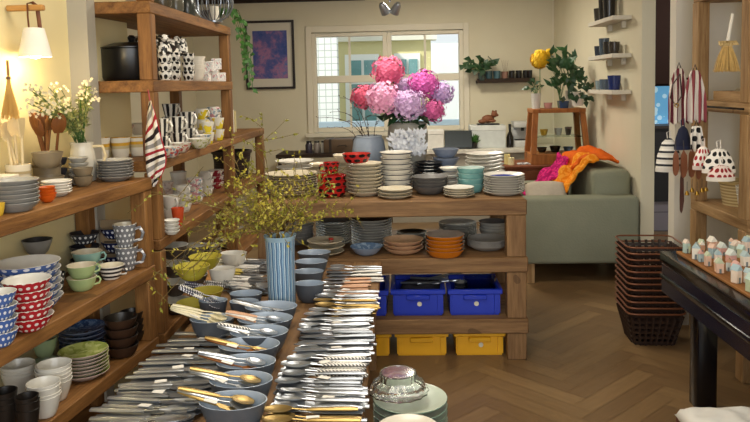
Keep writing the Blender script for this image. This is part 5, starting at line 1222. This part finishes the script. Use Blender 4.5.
# broom on the near post
p = at(727, 46, Y=3.63)
o = thing('hand_brush', 'straw brush with a white handle hanging on the rack post', 'broom', p); o.scale = (.82,)*3
bm = bmesh.new()
for i in range(150):
    a = random.uniform(-1, 1); b_ = random.uniform(-1, 1); add_tube(bm, [(a*.022, b_*.012, 0), (a*.05, b_*.022, -.07), (a*.074, b_*.03, -.145 - .012*random.random())], [.0026, .0024, .0018], 4)
link('bristles', mesh('b', bm, plain('#c2a060', .85, 0, .25, 50)), o)
bm = bmesh.new()
for i in range(90):
    a = random.uniform(-1, 1); add_tube(bm, [(a*.03, random.uniform(-.015, .015), -.005), (a*.052, random.uniform(-.03, .0), .028), (a*.056, random.uniform(-.035, -.01), .004)], .0024, 4)
link('tuft', mesh('t', bm, plain('#d8bd84', .85)), o)
link('handle', tube('h', [(0, 0, .0), (.03, 0, .19)], [.011, .009], plain('#dcd6c8', .5), 8), o)
# things on the rack's upper shelf
o = thing('wooden_crate', 'flat pale wooden crate on the upper rack shelf behind the broom', 'crate', (1.94, 4.1, R2))
link('body', boxes('b', [(-.13, .13, -.19, .19, 0, .008), (-.13, -.12, -.19, .19, .009, .055), (.12, .13, -.19, .19, .009, .055), (-.12, .12, -.19, -.18, .009, .055), (-.12, .12, .18, .19, .009, .055)], W_RAW(1)), o)
link('cane_roll', tube('c', [(0, -.16, .04), (0, .16, .04)], .028, plain('#8a7a5e', .8, 0, .3, 60), 14), o)
tag(link('black_tray', boxes('bt', [(-.15, .12, -.06, .06, 0, .035)], BLACK, .006), None, (1.93, 3.80, R2+.001)), 'black tray at the near end of the upper rack shelf', 'tray')
o = thing('small_plant', 'small green plant in a white pot on the upper rack shelf', 'plant', (1.98, 3.8, R2+.037)); link('pot', lathe('p', [(0, 0), (.035, 0), (.045, .07), (.04, .07), (.03, .01), (0, .01)], WHITE, 20), o)
bm = bmesh.new()
for k in range(60): add_leaf(bm, (0, 0, .06), rnd_dir() + Vector((0, 0, .9)), rnd_dir(), random.uniform(.06, .13), .03)
link('foliage', mesh('f', bm, LEAFD, False), o)

# box with white cloth at the very front
o = thing('lined_basket', 'brown leather bin lined with white cloth in front of the black table', 'basket', (1.155, 2.54, 0))
pr = []; bm = bmesh.new(); add_box(bm, -.145, .14, -.15, .15, 0, .345, .01)
link('body', mesh('b', bm, plain('#5a2c1e', .5)), o)
bm = bmesh.new(); bmesh.ops.create_grid(bm, x_segments=18, y_segments=18, size=.15)
for v in bm.verts:
    e = max(abs(v.co.x), abs(v.co.y))/.15; v.co.z = .367 + .012*noise.noise(v.co*18) - (.035*(e-.86)/.14 if e > .86 else 0) + .01*(1-e)
q = link('liner', mesh('l', bm, plain('#d8d6d0', .9, 0, .05), True, 180), o); m = q.modifiers.new('s', 'SOLIDIFY'); m.thickness = .008

# ------------------------------------------------------------------ back wall and alcove
o = thing('framed_painting', 'dark framed abstract painting in blue and violet on the back wall', 'painting', (0, 0, 0))
x0, x1, z0, z1 = -1.96, -1.345, 1.585, 2.435; fr = .028; y_ = 8.996
link('frame', boxes('f', [(x0, x0+fr, y_-.03, y_, z0, z1), (x1-fr, x1, y_-.03, y_, z0, z1), (x0+fr, x1-fr, y_-.03, y_, z0, z0+fr), (x0+fr, x1-fr, y_-.03, y_, z1-fr, z1)], plain('#221816', .4)), o)
link('mount', boxes('m', [(x0+fr, x1-fr, y_-.012, y_, z0+fr, z1-fr)], plain('#d9d3c4', .8, 0, .03)), o)
n = NT('m_paint'); w1_ = n.noise(3.2, 6, None, .7)
r = n.n('ShaderNodeValToRGB'); n.l(w1_, r.inputs[0]); e = r.color_ramp.elements
e[0].position = .3; e[0].color = (*hexc('#2a3560'), 1); e[1].position = .72; e[1].color = (*hexc('#cdb4c4'), 1)
for ps, cc in ((.42, '#3b529a'), (.5, '#5b5c9c'), (.58, '#a5739c'), (.66, '#4c70b0')): q = e.new(ps); q.color = (*hexc(cc), 1)
link('canvas', boxes('c', [(x0+.095, x1-.09, y_-.016, y_-.0121, z0+.13, z1-.125)], n.fin(r.outputs[0], .6)), o)
# dark wall shelf with pots
o = thing('picture_ledge', 'narrow dark wooden wall shelf with pots on the back wall', 'shelf', (0, 0, 0)); sz = at(500, 80, Y=8.9).z
link('board', boxes('b', [(.90, 1.60, 8.84, 8.998, sz-.035, sz)], MDARKW, .003), o); link('lip', boxes('l', [(.90, 1.60, 8.828, 8.8395, sz-.035, sz+.02)], MDARKW, .002), o)
def plantpot(label, x, Y, z, R, h, c_, leaves, L, w, up, nm='potted_plant', wild=.8, matl=LEAFD, droop=.25, side=0.):
    p = at(x, 100, Y=Y); o = thing(nm, label, 'plant', (p.x, Y, z))
    link('pot', lathe('p', [(0, 0), (R*.75, 0), (R, h), (R*.92, h), (R*.68, .01), (0, .01)], glaze(c_), 22), o)
    bm = bmesh.new(); bs = bmesh.new()
    for k in range(leaves):
        d_ = Vector((random.uniform(-1, 1)*wild + side, random.uniform(-.8, .4)*wild, random.uniform(.3, 1)*up)); tip = Vector((0, 0, h*.8)) + d_*L*random.uniform(.7, 1.3)
        pts = bez((0, 0, h*.7), (d_.x*L*.3, d_.y*L*.3, h+L*.5*max(up, .2)), tip, 5); add_tube(bs, pts, .0025, 4)
        for s_ in (3, 4): add_leaf(bm, pts[s_], d_*.8 + rnd_dir()*.6 + Vector((0, 0, -.25)), Vector((0, -.9, .6)), L*.42, w, 0, droop)
    link('foliage', mesh('f', bm, matl, False), o); link('stem', mesh('s', bs, LEAF), o)
    return o
plantpot('bushy green plant in a dark pot on the dark wall shelf', 482, 8.85, sz, .05, .09, '#3b4a48', 16, .24, .085, .75)
def potcup(label, x, Y, z, R, h, c_, nm='pot', group=None):
    p = at(x, 100, Y=Y); o = tag(link(nm, shape('cup', R, h, [glaze(c_), glaze(c_)], .8), None, (p.x, Y, z+.0005)), label, 'pot', group); return o
potcup('teal pot beside the bushy plant on the dark wall shelf', 489, 8.91, sz, .045, .11, '#4f7078'); potcup('second teal pot on the dark wall shelf, next to the pink pot', 497, 8.91, sz, .045, .11, '#567b86'); potcup('small dusty pink pot on the dark wall shelf', 505, 8.91, sz, .042, .10, '#a07868')
for i, x in enumerate((512, 519, 526, 530)): potcup(('first black mug after the pink pot', 'second black mug after the pink pot', 'third black mug after the pink pot', 'black mug at the shelf end')[i] + ' on the dark wall shelf', x, 8.91 if i < 3 else 8.88, sz, .038 if i < 3 else .03, .11, '#1d1b1a', 'mug', 'black mugs on the wall shelf')
o = thing('dried_grass', 'reed sticks in the pink pot on the dark wall shelf', 'twig', (at(505, 75, Y=8.91).x, 8.91, sz+.02)); bm = bmesh.new()
for k in range(4): add_tube(bm, [(0, 0, 0), (.04*(k-1.5)/1.5, 0, .22)], .002, 4)
link('stem', mesh('s', bm, plain('#8a6f52')), o)
# white ledges on the alcove wall
for i, (yl, items) in enumerate(((17, (('#3e3a34', .05, .12), ('#22201e', .05, .20), ('#1c1a1a', .055, .22))), (54, (('#39414e', .045, .09), ('#4a5866', .045, .15), ('#2f2c2a', .05, .11), ('#3a342e', .045, .1))), (90, (('#8fa0a8', .035, .08), ('#5a6a7c', .04, .09), ('#46546a', .04, .09), ('#20306e', .055, .12))))):
    zl = at(614, yl, X=1.76).z; names = ('upper', 'middle', 'lower')
    o = thing('wall_ledge', f'{names[i]} white wall ledge with cups in the alcove', 'shelf', (0, 0, 0), 0, 'white wall ledges')
    link('board', boxes('b', [(1.70, 1.857, 5.95, 6.72, zl-.035, zl)], MWHITE, .003), o); link('bracket', boxes('k', [(1.82, 1.857, 6.1, 6.13, zl-.09, zl-.0355), (1.82, 1.857, 6.5, 6.53, zl-.09, zl-.0355)], MWHITE), o)
    for k, (c_, R, h) in enumerate(items):
        tag(link('cup', shape('cup', R, h, [glaze(c_), glaze(c_)], .8), None, (1.775, 6.62 - k*.155, zl+.0005)), f'{("first", "second", "third", "fourth")[k]} dark cup from the back corner on the {names[i]} white ledge', 'cup', f'cups on the {names[i]} ledge')
    if i == 2:
        o = thing('hanging_plant', 'bushy trailing plant in a small pot at the back end of the lower ledge', 'plant', (1.77, 6.69, zl)) if False else thing('hanging_plant', 'bushy trailing plant at the back end of the lower white ledge', 'plant', (1.64, 6.86, zl-.05))
        bm = bmesh.new()
        for k in range(70): add_leaf(bm, Vector((random.gauss(0, .05), random.gauss(0, .06), random.uniform(-.05, .24))), rnd_dir() + Vector((0, -.2, -.4)), (0, -1, .4), .075, .05)
        link('foliage', mesh('f', bm, LEAFD, False), o); link('pot', lathe('p', [(0, -.1), (.05, -.1), (.07, .03), (.062, .03), (.045, -.09), (0, -.09)], glaze('#d8d4c8'), 20), o)
# things on the glass case
cz = BZ + th_
p = at(535, 107, Y=7.2)
plantpot('leafy green sprigs in a white facetted vase on the glass case', 536, 7.18, cz, .05, .15, '#d9d6ce', 9, .17, .03, 1.0, 'vase_plant')
plantpot('large leaved rubber plant in a clear vase on the glass case', 570, 7.2, cz, .045, .17, '#b9b3a6', 20, .30, .062, 1.25, 'rubber_plant', .55, plain('#2f5530', .35, 0, .3), .15, -.15)
plantpot('tall leafy cutting behind the blue pot on the glass case', 560, 7.26, cz, .03, .07, '#5f6b5c', 12, .30, .05, 1.3, 'leafy_cutting', .5, plain('#37593a', .35, 0, .3), .15)
potcup('small ribbed pink pot on the glass case beside the white vase', 548, 7.16, cz, .042, .055, '#cf9a94'); potcup('small dark blue pot on the glass case before the cutting', 564, 7.12, cz, .05, .07, '#2a4468')
o = thing('yellow_flower', 'big round yellow paper flower rising from the white vase', 'flower', (at(540, 96, Y=7.2).x, 7.2, cz+.15))
bm = bmesh.new()
for cx, cy, cz_, R in ((.0, 0, .335, .10), (.085, -.01, .395, .045), (-.02, -.03, .30, .06)):
    for i in range(110):
        zz = 1-2*(i+.5)/110; a = i*2.39996; r2 = math.sqrt(1-zz*zz); nn = Vector((r2*math.cos(a), r2*math.sin(a), zz)); b_ = Vector((cx, cy, cz_)) + nn*R*.85; t1 = nn.orthogonal().normalized(); add_leaf(bm, b_, t1 + nn*.4, nn, R*.35, R*.35)
    r = bmesh.ops.create_icosphere(bm, subdivisions=2, radius=R*.86)
    for v in r['verts']: v.co += Vector((cx, cy, cz_))
link('petals', mesh('pt', bm, plain('#e6b91c', .7, 0, .2, 30), False), o); link('stem', tube('s', [(0, 0, -.12), (0, 0, .27)], .004, LEAF, 5), o)
# inside the glass case
for i, (dx, dz, R, h, c_, lb) in enumerate(((.14, .101, .05, .05, '#20201f', 'dark bowl on the floor of the glass case'), (.27, .101, .055, .06, '#2a2622', 'second dark bowl on the floor of the glass case'), (.16, .269, .04, .06, '#c9a23c', 'yellow cup on the glass shelf in the case'), (.30, .269, .04, .07, '#d8d4cc', 'white cup on the glass shelf in the case'), (.40, .269, .035, .08, '#7f7468', 'brown beaker on the glass shelf in the case'), (.40, .101, .05, .05, '#5a6a80', 'blue grey bowl on the floor of the glass case'))):
    tag(link('cup' if dz > .1 else 'bowl', shape('cup' if dz > .1 else 'bowl', R, h, [glaze(c_), glaze(c_)]), None, (bx0+dx, 7.2, BZ+dz+.0005)), lb, 'cup' if dz > .1 else 'bowl')
# sideboard top: candles, cards
for i, (x, Y, hh, c_, lb) in enumerate(((503, 7.1, .10, '#e4d592', 'tall yellowish pillar candle on the sideboard'), (507, 7.03, .07, '#e8dfae', 'short cream pillar candle on the sideboard'))):
    p = at(x, 158, Y=Y); o = thing('pillar_candle', lb, 'candle', (max(p.x, BX0+.03) + .03*i, Y, BZ)); link('wax', lathe('w', [(0, 0), (.03, 0), (.03, hh), (.012, hh-.004), (0, hh-.004)], plain(c_, .5), 20), o); link('wick', tube('k', [(0, 0, hh-.005), (.001, 0, hh+.008)], .0012, BLACK, 5), o)
for i in range(6):
    o = tag(link('greeting_card', boxes('gc', [(-.03, .03, -.022, .022, 0, .006)], blotch(('#e6e6e4', '#3a4656', '#b9c4cf'), 40, .6, .55)), None, (1.13 + .055*(i % 3) + (.02 if i > 2 else 0), 7.06+.08*(i//3), BZ+.0005), (0, 0, .2*i)), f'black and white printed card, {("first", "second", "third")[i % 3]} in the {("front", "back")[i//3]} row on the sideboard', 'card', 'printed cards on the sideboard')
# back counter items
o = thing('laptop', 'dark open laptop on the white counter', 'laptop', (at(458, 148, Y=8.45).x, 8.5, CZ)); link('base', boxes('b', [(-.16, .16, -.11, .11, 0, .016)], plain('#2a2c2c', .4), .003), o); link('screen', boxes('s', [(-.16, .16, -.005, .005, 0, .2)], plain('#1f2826', .2), .003), o, (0, -.115, .017), (-.15, 0, 0))
gift('white_box', 'white carton on the counter beneath the brown bear figure', 487, 150, 8.62, 34, 22, CZ, '#cfd4d2', '#dde0dd', dep=.3)
gift('white_box', 'small white lidded box on the counter behind the hydrangea vase', 434, 150, 8.5, 19, 19, CZ, '#dcdad4', '#e6e4de', dep=.2)
o = thing('bear_figure', 'brown reclining bear figurine on the white carton', 'figurine', (at(488, 130, Y=8.62).x, 8.62, CZ+22*8.62/F), .0)
bm = bmesh.new()
for c_, R, s_ in (((0, 0, .07), .06, (1.3, .8, .85)), ((.075, -.01, .125), .04, (1, 1, 1)), ((-.07, -.03, .045), .035, (1.5, .8, .8)), ((.05, -.05, .05), .03, (1.4, .8, .7)), ((.06, 0, .16), .014, (1, 1, 1)), ((.095, 0, .16), .014, (1, 1, 1)), ((.105, -.02, .115), .02, (1, 1, .8))):
    r = bmesh.ops.create_icosphere(bm, subdivisions=2, radius=R)
    for v in r['verts']: v.co = Vector((v.co.x*s_[0], v.co.y*s_[1], v.co.z*s_[2])) + Vector(c_)
link('body', mesh('b', bm, plain('#7d4a2c', .6, 0, .2, 20)), o); link('base', boxes('bs', [(-.13, .13, -.07, .07, 0, .018)], BLACK, .003), o)
p = at(510, 140, Y=8.5); o = thing('dark_bottle', 'dark glass bottle on the counter by the white machine', 'bottle', (p.x, 8.5, CZ)); link('body', lathe('b', [(0, 0), (.04, 0), (.042, .12), (.015, .19), (.015, .25), (0, .25)], glaze('#1a1714', None, .15), 20), o); link('cap', lathe('c', [(0, .2505), (.017, .2505), (.017, .275), (0, .275)], BLACK, 14), o)
o = thing('coffee_machine', 'white coffee machine on the counter beside the dark bottle', 'machine', (at(522, 140, Y=8.6).x, 8.62, CZ)); link('body', boxes('b', [(-.11, .11, -.12, .12, 0, .08), (-.11, .11, .02, .12, .0805, .23), (-.11, .11, -.12, .12, .2305, .30)], plain('#c9cac8', .35), .01, 2), o); link('spout', lathe('s', [(0, 0), (.02, 0), (.02, .04), (0, .04)], BLACK, 14), o, (0, -.06, .188)); link('tray', boxes('t', [(-.09, .09, -.115, -.01, .0801, .09)], BLACK), o)
o = thing('green_plant', 'small green plant in a pot beside the laptop', 'plant', (at(473, 148, Y=8.5).x, 8.45, CZ)); link('pot', lathe('p', [(0, 0), (.04, 0), (.05, .08), (.045, .08), (.035, .01), (0, .01)], BLACK, 18), o)
bm = bmesh.new()
for k in range(50): add_leaf(bm, (0, 0, .07), rnd_dir()*.8 + Vector((0, 0, .8)), rnd_dir(), .11, .04)
link('foliage', mesh('f', bm, LEAF, False), o)
# dark suitcase and boxes left of the vase, on a side table under the window
o = thing('side_table', 'low dark console table under the back window', 'table', (0, 0, 0)); link('table_top', boxes('t', [(-1.5, -.3, 8.3, 8.85, .78, .82)], MDARKW, .004), o)
for x in (-1.48, -.36):
    for y in (8.32, 8.79): link('leg', boxes('l', [(x, x+.04, y, y+.04, 0, .779)], MDARKW), o)
p = at(343, 148, Y=8.5); o = thing('suitcase', 'old brown suitcase lying on the console table', 'suitcase', (p.x, 8.55, .82)); link('body', boxes('b', [(-.22, .22, -.16, .16, 0, .16)], plain('#5a4632', .6), .015, 2), o)
for s in (-.14, .14): link('band', boxes('bd', [(s-.015, s+.015, -.163, .163, -.0, .163)], plain('#2f241a', .6)), o)
link('handle', tube('h', [(-.05, -.165, .08), (-.04, -.19, .09), (.04, -.19, .09), (.05, -.165, .08)], .007, plain('#2f241a', .6), 6), o)
for i, (x, c_, lb) in enumerate(((309, '#3a3440', 'dark violet jar on the console table'), (317, '#8a8078', 'grey jar on the console table'), (324, '#d2cfc8', 'white jar on the console table by the suitcase'))):
    p = at(x, 148, Y=8.5); o = thing('storage_jar', lb, 'jar', (p.x, 8.5, .82)); link('body', lathe('b', [(0, 0), (.04, 0), (.045, .09), (.03, .12), (0, .12)], glaze(c_), 18), o); link('lid', lathe('l', [(0, .1205), (.032, .1205), (.032, .14), (0, .142)], BLACK, 16), o)

# ceiling spot
p = at(390, 8, Y=6.3)
o = thing('ceiling_spot', 'chrome twin spotlight hanging from the ceiling before the window', 'lamp', (p.x, 6.3, 2.76)); link('rod', tube('r', [(0, 0, 0), (0, 0, p.z-2.76+.05)], .008, STEEL2), o); link('plate', lathe('pl', [(0, 0), (.05, 0), (.05, -.02), (0, -.02)], STEEL2, 20), o)
for s, rx in ((-1, .5), (1, -.4)):
    q = link('spot_head', lathe('h', [(.0, .05), (.02, .05), (.03, .03), (.045, -.05), (.041, -.05), (.026, .028), (0, .03)], STEEL, 20), o, (s*.055, 0, p.z-2.76), (.6, s*.5, 0)); link('bulb', lathe('b', [(0, -.03), (.022, -.028), (.02, .01), (0, .02)], plain('#fff0d0', .3), 14), q)
o['label'] = 'chrome twin spotlight hanging from the ceiling before the window'

# ------------------------------------------------------------------ the room beyond the doorway
zc = at(661, 86, Y=7.7).z
o = thing('dark_cupboard', 'tall dark brown cupboard seen through the narrow doorway', 'cupboard', (0, 0, 0)); link('body', boxes('b', [(2.3, 3.3, 7.5, 7.95, zc, 2.6)], plain('#20140f', .85, spec=.1)), o)
for x in (2.32, 2.815): link('door', boxes('d', [(x, x+.475, 7.48, 7.498, zc+.02, 2.58)], plain('#2a1a13', .85, spec=.1), .004), o)
z1_, z2_ = at(661, 125, Y=7.7).z, at(661, 200, Y=7.7).z
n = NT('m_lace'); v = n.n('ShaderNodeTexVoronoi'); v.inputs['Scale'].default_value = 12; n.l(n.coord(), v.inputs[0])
tag(link('glowing_poster', boxes('lc', [(2.35, 3.2, 7.93, 7.94, z1_, zc-.002)], n.fin(n.mix(n.math('GREATER_THAN', v.outputs['Distance'], .4), hexc('#bfe4f6'), hexc('#6fb2dc')), .8))), 'light blue glowing lace curtain below the dark cupboard beyond the doorway', 'poster')
MATS['lace'] = n.m; n.l(n.b.inputs['Base Color'].links[0].from_socket, n.b.inputs['Emission Color']); n.b.inputs['Emission Strength'].default_value = .55  # poster given emission so it looks bright; no lit window behind it
o = thing('dark_counter', 'dark counter front standing beyond the doorway', 'counter', (0, 0, 0)); link('front', boxes('b', [(2.3, 3.3, 7.6, 7.9, z2_, z1_-.03)], plain('#1d1715', .5)), o); link('top_board', boxes('t', [(2.28, 3.32, 7.57, 7.92, z1_-.0295, z1_)], plain('#3a2c22', .5)), o)
n = NT('m_tile'); x_ = n.n('ShaderNodeSeparateXYZ'); n.l(n.coord(), x_.inputs[0]); ff = n.math('MAXIMUM', n.math('LESS_THAN', n.math('FRACT', n.math('ADD', n.math('DIVIDE', x_.outputs[0], .2), 9)), .05), n.math('LESS_THAN', n.math('FRACT', n.math('ADD', n.math('DIVIDE', x_.outputs[2], .2), 9)), .05))
link('plinth', boxes('p', [(2.3, 3.3, 7.62, 7.88, 0, z2_-.001)], n.fin(n.mix(ff, hexc('#8c8286'), hexc('#5f585c')), .4)), o)

# a hair of clearance under everything that stands on something
FURN = ('shelf', 'table', 'sofa', 'cabinet', 'desk', 'building', 'counter', 'cupboard', 'stool', 'lamp', 'painting')
for o in list(COL.objects):
    if o.parent is None and o.get('category') and o['category'] not in FURN: o.location.z += .0007
# ------------------------------------------------------------------ light
w = bpy.data.worlds.new('World'); sc.world = w; w.use_nodes = True; bg = w.node_tree.nodes['Background']
bg.inputs['Color'].default_value = (.93, .97, 1, 1); bg.inputs['Strength'].default_value = 1.0
def area(nm, loc, rot, size, sy, energy, col):
    l = bpy.data.lights.new(nm, 'AREA'); l.shape = 'RECTANGLE'; l.size = size; l.size_y = sy; l.energy = energy; l.color = col
    o = bpy.data.objects.new(nm, l); COL.objects.link(o); o.location = loc; o.rotation_euler = rot; return o
area('shop_window_daylight', (.3, -1.4, 1.8), (math.radians(78), 0, 0), 3.4, 1.9, 85, (.97, .985, 1))
area('ceiling_fill_front', (-.2, 2.4, 2.72), (0, 0, 0), .9, .9, 26, (1, .92, .80))  # unseen area light added overhead as warm fill for the foreground
area('ceiling_fill_middle', (-.1, 4.5, 2.72), (0, 0, 0), .7, .7, 30, (1, .92, .78))  # added fill above the island, no fitting there
area('ceiling_fill_back', (.3, 7.2, 2.72), (0, 0, 0), .7, .7, 46, (1, .92, .76))  # added fill, set to lighten the back and alcove walls
area('side_room_fill', (2.9, 6.4, 2.5), (math.radians(35), 0, 0), .4, .4, 22, (.85, .92, 1))  # unseen light put in to brighten the poster and room beyond the doorway
sl = bpy.data.lights.new('sun', 'SUN'); sl.energy = 5; sl.angle = .01; sl.color = (1, .97, .9)
so = bpy.data.objects.new('sun', sl); COL.objects.link(so); so.rotation_euler = Vector((.75, .45, -.75)).to_track_quat('-Z', 'Y').to_euler()
